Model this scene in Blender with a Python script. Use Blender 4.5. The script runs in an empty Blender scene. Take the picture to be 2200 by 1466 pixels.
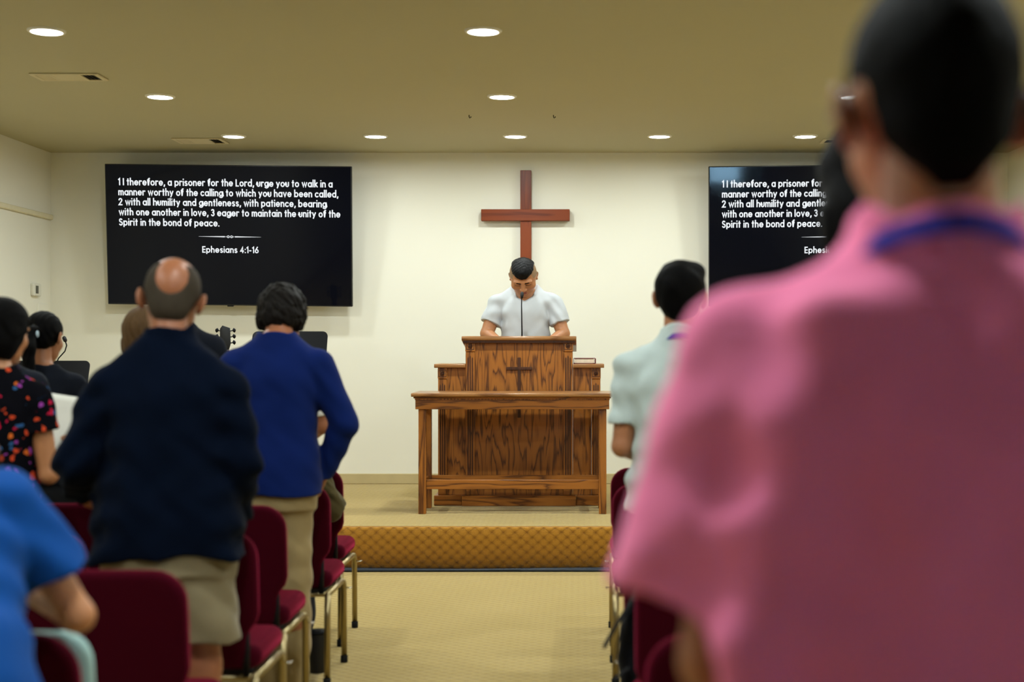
import bpy, math, random
import numpy as np
from mathutils import Vector, Matrix, Euler

random.seed(7)
SC = bpy.context.scene
COL = SC.collection
R = math.radians

# ------------------------------------------------------------------ camera, world, exposure
cam_d = bpy.data.cameras.new('camera')
cam = bpy.data.objects.new('camera', cam_d)
COL.objects.link(cam)
cam.location = (0, 0, 1.40)
cam.rotation_euler = (R(90), 0, 0)
cam_d.sensor_width = 36
cam_d.sensor_fit = 'HORIZONTAL'
cam_d.lens = 50.73
cam_d.shift_x = -0.0659
cam_d.shift_y = 0.0055
cam_d.clip_start = 0.05
cam_d.dof.use_dof = True
cam_d.dof.focus_distance = 10.4
cam_d.dof.aperture_fstop = 2.0
SC.camera = cam

world = bpy.data.worlds.new('world')
SC.world = world
world.use_nodes = True
world.node_tree.nodes['Background'].inputs[0].default_value = (0.35, 0.62, 0.85, 1)
world.node_tree.nodes['Background'].inputs[1].default_value = 20.0

SC.view_settings.view_transform = 'Standard'
SC.view_settings.look = 'None'
SC.view_settings.exposure = 1.45
SC.view_settings.gamma = 1.0
SC.view_settings.use_curve_mapping = False
SC.cycles.max_bounces = 6
SC.cycles.diffuse_bounces = 4
SC.cycles.glossy_bounces = 3
SC.cycles.adaptive_threshold = 0.03
SC.cycles.use_denoising = True
SC.cycles.use_light_tree = False
SC.cycles.sample_clamp_indirect = 8
LAMP = 9.3                       # watts of one ceiling downlight
BEAM = 176                        # its beam angle

# room measures (metres)
CEIL, WALL_Y, LEFT, RIGHT, REAR = 2.985, 11.79, -4.32, 3.50, -6.5
STAGE_Y, STAGE_Z = 8.99, 0.278


# ------------------------------------------------------------------ materials
class NT:
    def __init__(self, m):
        self.t = m.node_tree
        self.n = self.t.nodes

    def new(self, kind, **kw):
        x = self.n.new(kind)
        for k, v in kw.items():
            setattr(x, k, v)
        return x

    def link(self, a, b):
        self.t.links.new(a, b)

    def put(self, sock, v):
        if hasattr(v, 'links'):
            self.link(v, sock)
        else:
            sock.default_value = v

    def math(self, op, a, b=0.0, c=None):
        x = self.new('ShaderNodeMath', operation=op)
        self.put(x.inputs[0], a)
        self.put(x.inputs[1], b)
        if c is not None:
            self.put(x.inputs[2], c)
        return x.outputs[0]

    def mix(self, f, a, b):
        x = self.new('ShaderNodeMix', data_type='RGBA')
        self.put(x.inputs[0], f)
        self.put(x.inputs[6], a)
        self.put(x.inputs[7], b)
        return x.outputs[2]

    def noise(self, vec, scale, detail=2.0, rough=0.5, dist=0.0, w=None):
        x = self.new('ShaderNodeTexNoise')
        if w is not None:
            x.noise_dimensions = '4D'
            self.put(x.inputs['W'], w)
        if vec is not None:
            self.link(vec, x.inputs['Vector'])
        x.inputs['Scale'].default_value = scale
        x.inputs['Detail'].default_value = detail
        x.inputs['Roughness'].default_value = rough
        x.inputs['Distortion'].default_value = dist
        return x.outputs['Fac']

    def scale(self, vec, s):
        x = self.new('ShaderNodeVectorMath', operation='MULTIPLY')
        self.link(vec, x.inputs[0])
        x.inputs[1].default_value = s
        return x.outputs[0]

    def ramp(self, f, stops):
        x = self.new('ShaderNodeValToRGB')
        e = x.color_ramp.elements
        while len(e) < len(stops):
            e.new(0.5)
        for i, (p, c) in enumerate(stops):
            e[i].position = p
            e[i].color = c if len(c) == 4 else (*c, 1)
        self.put(x.inputs[0], f)
        return x.outputs[0]

    def bump(self, h, strength=0.3, dist=0.01):
        x = self.new('ShaderNodeBump')
        x.inputs['Strength'].default_value = strength
        x.inputs['Distance'].default_value = dist
        self.link(h, x.inputs['Height'])
        return x.outputs[0]


def base_mat(name, rough=0.6, spec=0.5, metallic=0.0):
    m = bpy.data.materials.new(name)
    m.use_nodes = True
    t = NT(m)
    p = t.n['Principled BSDF']
    p.inputs['Roughness'].default_value = rough
    p.inputs['Specular IOR Level'].default_value = spec
    p.inputs['Metallic'].default_value = metallic
    return m, t, p


def rgb(c):
    return (c[0], c[1], c[2], 1.0)


def plain(name, c, rough=0.6, spec=0.5, metallic=0.0, var=0.08, vscale=12.0, bump=0.0, bscale=200.0):
    m, t, p = base_mat(name, rough, spec, metallic)
    tc = t.new('ShaderNodeTexCoord').outputs['Object']
    f = t.noise(tc, vscale, 1.0)
    lo = tuple(x * (1 - var) for x in c)
    hi = tuple(min(1, x * (1 + var)) for x in c)
    t.link(t.mix(f, rgb(lo), rgb(hi)), p.inputs['Base Color'])
    if bump:
        t.link(t.bump(t.noise(tc, bscale, 2.0), bump, 0.004), p.inputs['Normal'])
    return m


def fabric(name, c, sheen=0.15, var=0.10, scale=500.0, bump=0.35, rough=0.92, tint=(1, 1, 1)):
    m, t, p = base_mat(name, rough, 0.15 if max(c) > 0.05 else 0.03)
    tc = t.new('ShaderNodeTexCoord').outputs['Object']
    f = t.noise(tc, scale, 2.0)
    g = t.noise(tc, 9.0, 3.0)
    h = t.math('MULTIPLY_ADD', g, 0.6, t.math('MULTIPLY', f, 0.4))
    lo = tuple(x * (1 - var) for x in c)
    hi = tuple(min(1, x * (1 + var)) for x in c)
    t.link(t.mix(h, rgb(lo), rgb(hi)), p.inputs['Base Color'])
    t.link(t.bump(f, bump, 0.002), p.inputs['Normal'])
    p.inputs['Sheen Weight'].default_value = sheen
    p.inputs['Sheen Roughness'].default_value = 0.4
    p.inputs['Sheen Tint'].default_value = rgb(tint)
    return m


def wood(name, axis, light, dark, scale=7.0, freq=9.0, plank=0.0, rough=0.38, plank_axis=0, spec=0.4, fine=0.5):
    """open oak grain: contour lines of a noise stretched along one axis"""
    m, t, p = base_mat(name, rough, spec)
    tc = t.new('ShaderNodeTexCoord').outputs['Object']
    s = [1.0, 1.0, 1.0]
    s[axis] = 0.13
    v = t.scale(tc, tuple(s))
    w = 0.0
    if plank:
        sep = t.new('ShaderNodeSeparateXYZ')
        t.link(tc, sep.inputs[0])
        w = t.math('MULTIPLY', t.math('FLOOR', t.math('DIVIDE', sep.outputs[plank_axis], plank)), 3.71)
    n = t.noise(v, scale, 2.0, 0.45, 0.25, w)
    ring = t.math('FRACT', t.math('MULTIPLY', n, freq))
    s2 = [160.0, 160.0, 160.0]
    s2[axis] = 5.0
    pores = t.noise(t.scale(tc, tuple(s2)), 1.0, 2.0)
    ring = t.math('ADD', ring, t.math('MULTIPLY', t.math('SUBTRACT', pores, 0.5), fine))
    mid = tuple(a * 0.62 + b * 0.38 for a, b in zip(light, dark))
    c = t.ramp(ring, [(0.0, dark), (0.16, mid), (0.45, light), (0.8, light), (0.97, dark)])
    tone = t.noise(t.scale(tc, tuple(x * 2.0 for x in s)), 1.7, 1.0, 0.5, 0.0, w)
    c = t.mix(t.math('MULTIPLY', tone, 0.45), c, rgb(mid))
    t.link(c, p.inputs['Base Color'])
    t.link(t.bump(ring, 0.12, 0.001), p.inputs['Normal'])
    return m


def carpet_mat(name, light, dark, period=0.072, contrast=1.0):
    m, t, p = base_mat(name, 0.95, 0.05)
    pos = t.new('ShaderNodeNewGeometry').outputs['Position']
    wob = t.noise(pos, 30.0, 2.0)
    sep = t.new('ShaderNodeSeparateXYZ')
    t.link(pos, sep.inputs[0])
    x = t.math('ADD', sep.outputs[0], t.math('MULTIPLY', wob, 0.012))
    v = t.math('ADD', t.math('ADD', sep.outputs[1], sep.outputs[2]), t.math('MULTIPLY', wob, 0.010))
    v = t.math('MULTIPLY', v, 1.15)
    k = math.pi / period
    a = t.math('ABSOLUTE', t.math('SINE', t.math('MULTIPLY', t.math('ADD', x, v), k)))
    b = t.math('ABSOLUTE', t.math('SINE', t.math('MULTIPLY', t.math('SUBTRACT', x, v), k)))
    tuft = t.math('MULTIPLY_ADD', t.math('POWER', t.math('MULTIPLY', a, b), 0.33), 0.5, t.math('MULTIPLY', t.math('POWER', t.math('MAXIMUM', a, b), 0.8), 0.5))
    fib = t.noise(pos, 260.0, 3.0, 0.65)
    big = t.noise(pos, 2.5, 3.0)
    h = t.math('ADD', t.math('MULTIPLY', tuft, 0.75), t.math('MULTIPLY', fib, 0.45))
    c = t.ramp(h, [(0.12, dark), (0.5 + 0.1 * contrast, tuple(0.5 * (i + j) for i, j in zip(light, dark))), (0.95, light)])
    c = t.mix(t.math('MULTIPLY', big, 0.35), c, rgb(tuple(i * 0.8 for i in light)))
    t.link(c, p.inputs['Base Color'])
    t.link(t.bump(h, 0.8, 0.012), p.inputs['Normal'])
    p.inputs['Sheen Weight'].default_value = 0.25
    return m


def emit_mat(name, c, s):
    m = bpy.data.materials.new(name)
    m.use_nodes = True
    t = NT(m)
    t.n.remove(t.n['Principled BSDF'])
    e = t.new('ShaderNodeEmission')
    e.inputs[0].default_value = rgb(c)
    e.inputs[1].default_value = s
    t.link(e.outputs[0], t.n['Material Output'].inputs[0])
    return m


def floral_mat(name):
    m, t, p = base_mat(name, 0.9, 0.02)
    tc = t.new('ShaderNodeTexCoord').outputs['Object']
    wob = t.new('ShaderNodeTexNoise')
    t.link(tc, wob.inputs['Vector'])
    wob.inputs['Scale'].default_value = 26.0
    add = t.new('ShaderNodeVectorMath', operation='MULTIPLY_ADD')
    t.link(wob.outputs['Color'], add.inputs[0])
    add.inputs[1].default_value = (0.05, 0.05, 0.05)
    t.link(tc, add.inputs[2])
    vo = t.new('ShaderNodeTexVoronoi')
    t.link(add.outputs[0], vo.inputs['Vector'])
    vo.inputs['Scale'].default_value = 34.0
    sep = t.new('ShaderNodeSeparateColor')
    t.link(vo.outputs['Color'], sep.inputs[0])
    hue = t.ramp(sep.outputs[0], [(0.0, (0.55, 0.06, 0.02)), (0.3, (0.50, 0.012, 0.05)), (0.5, (0.30, 0.05, 0.32)), (0.7, (0.03, 0.10, 0.25)), (0.9, (0.60, 0.13, 0.02))])
    t.n[-1].color_ramp.interpolation = 'CONSTANT'
    inner = t.math('LESS_THAN', vo.outputs['Distance'], t.math('MULTIPLY_ADD', sep.outputs[1], 0.30, 0.16))
    some = t.math('GREATER_THAN', sep.outputs[2], 0.22)
    f = t.math('MULTIPLY', inner, some)
    t.link(t.mix(f, (0.004, 0.004, 0.006, 1), hue), p.inputs['Base Color'])
    return m


def hair_mat(name, c, rough=0.55, spec=0.16, streak=0.35):
    m, t, p = base_mat(name, rough, spec)
    tc = t.new('ShaderNodeTexCoord').outputs['Object']
    v = t.scale(tc, (260.0, 90.0, 26.0))
    f = t.noise(v, 1.0, 3.0, 0.6, 0.6)
    t.link(t.mix(f, rgb(tuple(x * (1 - streak) for x in c)), rgb(tuple(x * (1 + streak) for x in c))), p.inputs['Base Color'])
    t.link(t.bump(f, 0.7, 0.004), p.inputs['Normal'])
    return m


def skin_mat(name, c):
    m, t, p = base_mat(name, 0.42, 0.4)
    tc = t.new('ShaderNodeTexCoord').outputs['Object']
    f = t.noise(tc, 22.0, 4.0)
    t.link(t.mix(f, rgb(tuple(x * 0.86 for x in c)), rgb((min(1, c[0] * 1.12), c[1] * 1.08, c[2] * 1.05))), p.inputs['Base Color'])
    t.link(t.bump(t.noise(tc, 300.0, 2.0), 0.12, 0.002), p.inputs['Normal'])
    return m


OAK_L, OAK_D = (0.35, 0.122, 0.017), (0.058, 0.015, 0.004)
M = {
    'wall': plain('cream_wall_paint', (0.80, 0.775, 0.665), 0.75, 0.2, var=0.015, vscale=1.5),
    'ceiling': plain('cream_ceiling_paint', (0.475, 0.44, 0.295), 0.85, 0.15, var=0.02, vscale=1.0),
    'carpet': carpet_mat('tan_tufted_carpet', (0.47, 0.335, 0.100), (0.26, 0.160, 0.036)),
    'riser': carpet_mat('shade_toned_tufted_carpet', (0.46, 0.215, 0.024), (0.14, 0.045, 0.004)),  # same carpet; weaker light on the upright face is put into the colour
    'base': plain('tan_baseboard', (0.50, 0.40, 0.20), 0.7),
    'trim': plain('cream_trim', (0.72, 0.66, 0.46), 0.6),
    'oak_v': wood('oak_upright_grain', 2, OAK_L, OAK_D, plank=0.0),
    'oak_panel': wood('oak_panel_boards', 2, OAK_L, OAK_D, scale=10.0, freq=11.0, plank=0.094),
    'oak_x': wood('oak_level_grain', 0, OAK_L, OAK_D, scale=10.0, freq=7.0),
    'oak_top': wood('oak_top_grain', 0, (0.33, 0.15, 0.045), (0.13, 0.045, 0.012), scale=8.0, freq=5.0, rough=0.28, spec=0.5),
    'oak_dark': wood('dark_oak_and_groove_shade', 2, (0.07, 0.022, 0.007), (0.03, 0.009, 0.003), scale=9.0, freq=7.0),  # dark oak for carving; the flat flutes use it as groove shade
    'mahogany': wood('red_mahogany', 2, (0.23, 0.045, 0.008), (0.105, 0.018, 0.004), scale=9.0, freq=3.0, rough=0.36, spec=0.25, fine=0.3),
    'mahogany_x': wood('red_mahogany_crossbar', 0, (0.21, 0.041, 0.008), (0.095, 0.016, 0.004), scale=9.0, freq=3.0, rough=0.36, spec=0.25, fine=0.3),
    'burgundy': fabric('burgundy_upholstery', (0.033, 0.0009, 0.0045), sheen=0.6, scale=350, tint=(0.75, 0.05, 0.13)),
    'gold': plain('antique_gold_metal', (0.36, 0.29, 0.15), 0.33, 0.5, 1.0, var=0.06),
    'wire': plain('bright_wire', (0.75, 0.72, 0.62), 0.25, 0.5, 1.0, var=0.02),
    'black': plain('black_plastic', (0.006, 0.006, 0.007), 0.5, 0.35),
    'black_metal': plain('black_metal', (0.005, 0.005, 0.006), 0.55, 0.12),
    'rubber': plain('black_rubber', (0.006, 0.006, 0.006), 0.85, 0.2),
    'bezel': plain('screen_bezel', (0.004, 0.004, 0.005), 0.35, 0.5),
    'white_plastic': plain('white_plastic', (0.70, 0.68, 0.58), 0.5, 0.4, var=0.02),
    'grey_plastic': plain('grey_display', (0.08, 0.08, 0.06), 0.4, 0.4),
    'vent': plain('cream_vent_metal', (0.62, 0.55, 0.36), 0.6, 0.3, var=0.03),
    'vent_dark': plain('duct_shade', (0.012, 0.011, 0.008), 0.9, 0.1),
    'lens': emit_mat('lit_downlight_lens', (0.95, 1.0, 0.96), 6.0),
    'ring': plain('white_lamp_trim', (0.80, 0.78, 0.70), 0.5, 0.3, var=0.02),
    'text': emit_mat('lit_white_lettering', (0.93, 0.97, 1.0), 0.36),
    'cable': plain('dark_blue_cable', (0.004, 0.010, 0.022), 0.45, 0.4),
    'paper': plain('white_paper', (0.82, 0.82, 0.74), 0.8, 0.2, var=0.04, vscale=30),
    'bible_cover': plain('maroon_leather', (0.16, 0.03, 0.03), 0.5, 0.4),
    'bible_pages': plain('cream_page_edges', (0.74, 0.62, 0.48), 0.8, 0.2, var=0.1, vscale=80),
    'backpack': fabric('black_nylon', (0.004, 0.004, 0.005), sheen=0.05, rough=0.75),
    'teal': fabric('pale_teal_cloth', (0.30, 0.46, 0.43)),
    'olive': fabric('olive_canvas', (0.070, 0.055, 0.020)),
    'window_frame': plain('white_window_frame', (0.75, 0.74, 0.7), 0.5),
    'lanyard': fabric('blue_lanyard_ribbon', (0.012, 0.022, 0.26), sheen=0.0),
    'glasses': plain('dark_glasses_temple', (0.010, 0.008, 0.007), 0.18, 0.6),
    'shoe': plain('dark_shoe_leather', (0.012, 0.011, 0.011), 0.5, 0.4),
    # people
    'skin_tan': skin_mat('tan_skin', (0.42, 0.185, 0.080)),
    'skin_warm': skin_mat('warm_skin', (0.36, 0.150, 0.068)),
    'skin_fair': skin_mat('fair_ruddy_skin', (0.29, 0.108, 0.048)),
    'lips': plain('lips', (0.30, 0.085, 0.055), 0.45, 0.4),
    'eye_line': plain('closed_lash_line', (0.02, 0.010, 0.008), 0.6),
    'scalp': plain('shaved_scalp', (0.27, 0.17, 0.09), 0.6, 0.3, var=0.12, vscale=120),
    'hair_black': hair_mat('black_hair', (0.0016, 0.0014, 0.0014), 0.65, 0.05),
    'hair_salt': hair_mat('black_hair_with_grey_flecks', (0.004, 0.004, 0.0045), rough=0.42, spec=0.13, streak=0.9),
    'hair_grey': hair_mat('cropped_grey_hair', (0.040, 0.031, 0.021), rough=0.7, spec=0.08, streak=0.35),
    'hair_brown': hair_mat('brown_hair', (0.085, 0.047, 0.019), 0.6, 0.1, 0.5),
    'hair_dark': hair_mat('dark_brown_hair', (0.006, 0.0045, 0.0035), 0.6, 0.1),
    'heather': fabric('heather_grey_cotton', (0.50, 0.525, 0.545), var=0.12),
    'pink': fabric('pink_cotton', (0.84, 0.205, 0.390), sheen=0.1),
    'mint': fabric('pale_mint_cotton', (0.46, 0.54, 0.525)),
    'navy': fabric('dark_navy_cotton', (0.0016, 0.0038, 0.011), sheen=0.02),
    'royal': fabric('royal_blue_wool', (0.0012, 0.0105, 0.090), sheen=0.03, scale=250),
    'blue': fabric('bright_blue_cotton', (0.002, 0.048, 0.215), sheen=0.03),
    'floral': floral_mat('black_floral_cotton'),
    'dark_top': fabric('black_cotton', (0.010, 0.012, 0.018), sheen=0.05),
    'white_top': fabric('white_cotton', (0.68, 0.67, 0.62)),
    'khaki': fabric('khaki_cotton', (0.29, 0.215, 0.10)),
    'khaki_grey': fabric('stone_khaki_cotton', (0.19, 0.155, 0.088)),
    'dark_trousers': fabric('charcoal_trousers', (0.018, 0.019, 0.022), sheen=0.05),
    'scrunchie': fabric('pale_blue_scrunchie', (0.42, 0.52, 0.58)),
}


# ------------------------------------------------------------------ object helpers
def finish(name, me, m, parent=None, smooth=False):
    o = bpy.data.objects.new(name, me)
    COL.objects.link(o)
    for mm in (m if isinstance(m, (list, tuple)) else [m]):
        me.materials.append(M[mm] if isinstance(mm, str) else mm)
    if parent is not None:
        o.parent = parent
    if smooth:
        me.polygons.foreach_set('use_smooth', [True] * len(me.polygons))
    return o


def tag(o, label=None, cat=None, group=None, kind=None):
    if label:
        o['label'] = label
    if cat:
        o['category'] = cat
    if group:
        o['group'] = group
    if kind:
        o['kind'] = kind
    return o


def thing(name, label, cat, loc=(0, 0, 0), rz=0.0, group=None):
    o = bpy.data.objects.new(name, None)
    o.empty_display_size = 0.1
    COL.objects.link(o)
    o.location = loc
    o.rotation_euler = (0, 0, rz)
    return tag(o, label, cat, group)


class MB:
    """collects shapes into one mesh"""
    def __init__(self):
        self.v, self.f, self.sm = [], [], []

    def add(self, vs, fs, smooth=False):
        b = len(self.v)
        self.v += [tuple(x) for x in vs]
        self.f += [tuple(i + b for i in q) for q in fs]
        self.sm += [smooth] * len(fs)
        return self

    def box(self, x0, x1, y0, y1, z0, z1, bev=0.0):
        b = min(bev, (x1 - x0) * .45, (y1 - y0) * .45, (z1 - z0) * .45)
        if b <= 0:
            v = [(x, y, z) for z in (z0, z1) for y in (y0, y1) for x in (x0, x1)]
            return self.add(v, [(0, 2, 3, 1), (4, 5, 7, 6), (0, 1, 5, 4), (2, 6, 7, 3), (0, 4, 6, 2), (1, 3, 7, 5)])
        # chamfered box
        v, idx = [], {}
        for i in range(8):
            sx, sy, sz = i & 1, i >> 1 & 1, i >> 2 & 1
            X = (x0, x1)[sx]; Y = (y0, y1)[sy]; Z = (z0, z1)[sz]
            xi = X + (b if not sx else -b); yi = Y + (b if not sy else -b); zi = Z + (b if not sz else -b)
            for a, p in enumerate(((X, yi, zi), (xi, Y, zi), (xi, yi, Z))):
                idx[i, a] = len(v); v.append(p)
        f = []
        def q(c, a, rev):
            r = [idx[i, a] for i in c]
            f.append(tuple(reversed(r)) if rev else tuple(r))
        q((0, 4, 6, 2), 0, 0); q((1, 3, 7, 5), 0, 0)
        q((0, 1, 5, 4), 1, 0); q((2, 6, 7, 3), 1, 0)
        q((0, 2, 3, 1), 2, 0); q((4, 5, 7, 6), 2, 0)
        for a, bb, bit in ((0, 1, 4), (0, 2, 2), (1, 2, 1)):
            for i in range(8):
                if i & bit:
                    continue
                j = i | bit
                f.append((idx[i, a], idx[i, bb], idx[j, bb], idx[j, a]))
        for i in range(8):
            f.append((idx[i, 0], idx[i, 1], idx[i, 2]))
        c = np.array([(x0 + x1) / 2, (y0 + y1) / 2, (z0 + z1) / 2])
        V = np.array(v)
        out = []
        for q_ in f:
            pts = V[list(q_)]
            n = np.cross(pts[1] - pts[0], pts[2] - pts[0])
            out.append(q_ if np.dot(n, pts.mean(0) - c) >= 0 else tuple(reversed(q_)))
        return self.add(v, out)

    def tube(self, pts, r, n=10, cap=True, ratio=1.0):
        pts = [Vector(p) for p in pts]
        rs = r if isinstance(r, (list, tuple)) else [r] * len(pts)
        rings, up = [], None
        for i, p in enumerate(pts):
            d = (pts[min(i + 1, len(pts) - 1)] - pts[max(i - 1, 0)]).normalized()
            if up is None:
                up = Vector((0, 0, 1)) if abs(d.z) < 0.9 else Vector((1, 0, 0))
            u = (up - d * up.dot(d)).normalized()
            w = d.cross(u)
            up = u
            rings.append([p + (u * math.cos(2 * math.pi * k / n) + w * math.sin(2 * math.pi * k / n) * ratio) * rs[i] for k in range(n)])
        v = [x for rg in rings for x in rg]
        f = []
        for i in range(len(pts) - 1):
            for k in range(n):
                a, b = i * n + k, i * n + (k + 1) % n
                f.append((a, b, b + n, a + n))
        if cap:
            f.append(tuple(range(n - 1, -1, -1)))
            f.append(tuple(range((len(pts) - 1) * n, len(pts) * n)))
        return self.add(v, f, True)

    def lathe(self, prof, c=(0, 0, 0), n=32, cap0=True, cap1=True):
        v, f = [], []
        for (r, z) in prof:
            for k in range(n):
                a = 2 * math.pi * k / n
                v.append((c[0] + r * math.cos(a), c[1] + r * math.sin(a), c[2] + z))
        for i in range(len(prof) - 1):
            for k in range(n):
                a, b = i * n + k, i * n + (k + 1) % n
                f.append((a, b, b + n, a + n))
        if cap0:
            f.append(tuple(range(n - 1, -1, -1)))
        if cap1:
            f.append(tuple(range((len(prof) - 1) * n, len(prof) * n)))
        return self.add(v, f, True)

    def slab(self, outline, t0, t1, bev, to3d, steps=4):
        """outline: ccw 2D polygon; t0..t1 thickness; rounded rims; to3d(u, v, t)"""
        P = np.array(outline, float)
        n = len(P)
        e = np.roll(P, -1, 0) - P
        e /= np.linalg.norm(e, axis=1)[:, None] + 1e-12
        nr = np.stack([e[:, 1], -e[:, 0]], 1)
        vn = nr + np.roll(nr, 1, 0)
        vn /= np.maximum(0.35, (vn * nr).sum(1))[:, None]
        rings = []
        for i in range(steps + 1):
            a = math.pi / 2 * i / steps
            rings.append((P - vn * bev * (1 - math.sin(a)), t0 + bev * (1 - math.cos(a))))
        for i in range(steps + 1):
            a = math.pi / 2 * (1 - i / steps)
            rings.append((P - vn * bev * (1 - math.sin(a)), t1 - bev * (1 - math.cos(a))))
        v, f = [], []
        for Q, t in rings:
            v += [to3d(u, w, t) for u, w in Q]
        for i in range(len(rings) - 1):
            for k in range(n):
                a, b = i * n + k, i * n + (k + 1) % n
                f.append((a, b, b + n, a + n))
        f.append(tuple(range(n - 1, -1, -1)))
        f.append(tuple(range((len(rings) - 1) * n, len(rings) * n)))
        return self.add(v, f, True)

    def build(self, name, m, parent=None, recalc=False):
        me = bpy.data.meshes.new(name)
        me.from_pydata(self.v, [], self.f)
        me.polygons.foreach_set('use_smooth', self.sm)
        if recalc:
            import bmesh
            bm = bmesh.new()
            bm.from_mesh(me)
            bmesh.ops.recalc_face_normals(bm, faces=bm.faces)
            bm.to_mesh(me)
            bm.free()
        me.update()
        return finish(name, me, m, parent)


def rounded_rect(x0, x1, z0, z1, r, n=6):
    out = []
    rr = r if isinstance(r, (list, tuple)) else [r] * 4
    for (cx, cz, a0, q) in ((x1, z0, -90, 0), (x1, z1, 0, 1), (x0, z1, 90, 2), (x0, z0, 180, 3)):
        k = rr[q]
        ox = cx - k if cx == x1 else cx + k
        oz = cz - k if cz == z1 else cz + k
        for i in range(n + 1):
            a = R(a0 + 90 * i / n)
            out.append((ox + k * math.cos(a), oz + k * math.sin(a)))
    return out


def struct(name, mb, m):
    return tag(mb.build(name, m), kind='structure')


def copy_tree(o, parent=None):
    c = o.copy()
    COL.objects.link(c)
    if parent is not None:
        c.parent = parent
    for ch in list(o.children):
        copy_tree(ch, c)
    return c


# ------------------------------------------------------------------ the setting
T = 0.12
struct('floor', MB().box(LEFT - T, RIGHT + T, REAR - T, STAGE_Y, -0.1, 0), 'carpet')
struct('wall_front', MB().box(LEFT - T, RIGHT + T, WALL_Y, WALL_Y + T, -0.1, CEIL), 'wall')
struct('wall_left', MB().box(LEFT - T, LEFT, REAR, WALL_Y, -0.1, CEIL), 'wall')
struct('wall_right', MB().box(RIGHT, RIGHT + T, REAR, WALL_Y, -0.1, CEIL), 'wall')
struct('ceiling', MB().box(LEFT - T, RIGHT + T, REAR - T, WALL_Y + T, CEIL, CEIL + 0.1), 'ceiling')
wx0, wx1, wz0, wz1 = 2.62, 3.36, 0.80, 1.75
struct('wall_rear', MB().box(LEFT - T, wx0, REAR - T, REAR, -0.1, CEIL).box(wx1, RIGHT + T, REAR - T, REAR, -0.1, CEIL)
       .box(wx0, wx1, REAR - T, REAR, -0.1, wz0).box(wx0, wx1, REAR - T, REAR, wz1, CEIL), 'wall')
wf = struct('window_1', MB().box(wx0, wx1, REAR - .09, REAR - .04, wz0, wz0 + .05).box(wx0, wx1, REAR - .09, REAR - .04, wz1 - .05, wz1)
            .box(wx0, wx0 + .05, REAR - .09, REAR - .04, wz0 + .05, wz1 - .05).box(wx1 - .05, wx1, REAR - .09, REAR - .04, wz0 + .05, wz1 - .05)
            .box(wx0 + .05, wx1 - .05, REAR - .08, REAR - .05, 1.25, 1.29), 'window_frame')
gm, gt, gp = base_mat('window_glass', 0.0, 0.5)
gp.inputs['Transmission Weight'].default_value = 1.0
gp.inputs['IOR'].default_value = 1.45
gp.inputs['Base Color'].default_value = (0.95, 0.98, 1, 1)
MB().box(wx0 + .05, wx1 - .05, REAR - .068, REAR - .062, wz0 + .05, wz1 - .05).build('window_pane', gm, wf)

stage = struct('floor_stage', MB().box(LEFT, RIGHT, STAGE_Y + .02, WALL_Y, 0, STAGE_Z), 'carpet')
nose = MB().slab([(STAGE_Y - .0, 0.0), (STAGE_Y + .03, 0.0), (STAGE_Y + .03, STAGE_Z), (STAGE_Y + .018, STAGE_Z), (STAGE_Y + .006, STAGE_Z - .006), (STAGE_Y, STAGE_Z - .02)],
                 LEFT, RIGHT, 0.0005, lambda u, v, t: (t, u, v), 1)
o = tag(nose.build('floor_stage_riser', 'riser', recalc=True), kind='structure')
struct('baseboard_front', MB().box(LEFT, RIGHT, WALL_Y - .014, WALL_Y, STAGE_Z, STAGE_Z + .085, .004), 'base')
struct('baseboard_left', MB().box(LEFT, LEFT + .014, STAGE_Y + .03, WALL_Y - .014, STAGE_Z, STAGE_Z + .085, .004).box(LEFT, LEFT + .014, REAR, STAGE_Y - .01, 0, .085, .004), 'base')
struct('baseboard_right', MB().box(RIGHT - .014, RIGHT, STAGE_Y + .03, WALL_Y - .014, STAGE_Z, STAGE_Z + .085, .004).box(RIGHT - .014, RIGHT, REAR, STAGE_Y - .01, 0, .085, .004), 'base')
struct('trim_1', MB().box(LEFT, LEFT + .03, 2.0, WALL_Y - .02, 2.435, 2.475, .006), 'trim')
struct('trim_2', MB().box(RIGHT - .03, RIGHT, 2.0, WALL_Y - .02, 2.435, 2.475, .006), 'trim')

# cable along the foot of the stage
pts = [(x, STAGE_Y - .016 + .006 * math.sin(x * 2.1), .012 + .003 * math.sin(x * 3.3 + 1)) for x in np.linspace(-4.1, 3.3, 60)]
pts2 = [(x, STAGE_Y - .030 + .006 * math.sin(x * 1.7 + 2), .009) for x in np.linspace(-4.1, 3.3, 60)]
tag(MB().tube(pts, .011, 8).tube(pts2, .008, 8).build('cable', 'cable'), 'dark blue cable lying along the foot of the carpeted stage riser', 'cable')

# ------------------------------------------------------------------ ceiling fittings
lamp0 = None


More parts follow.
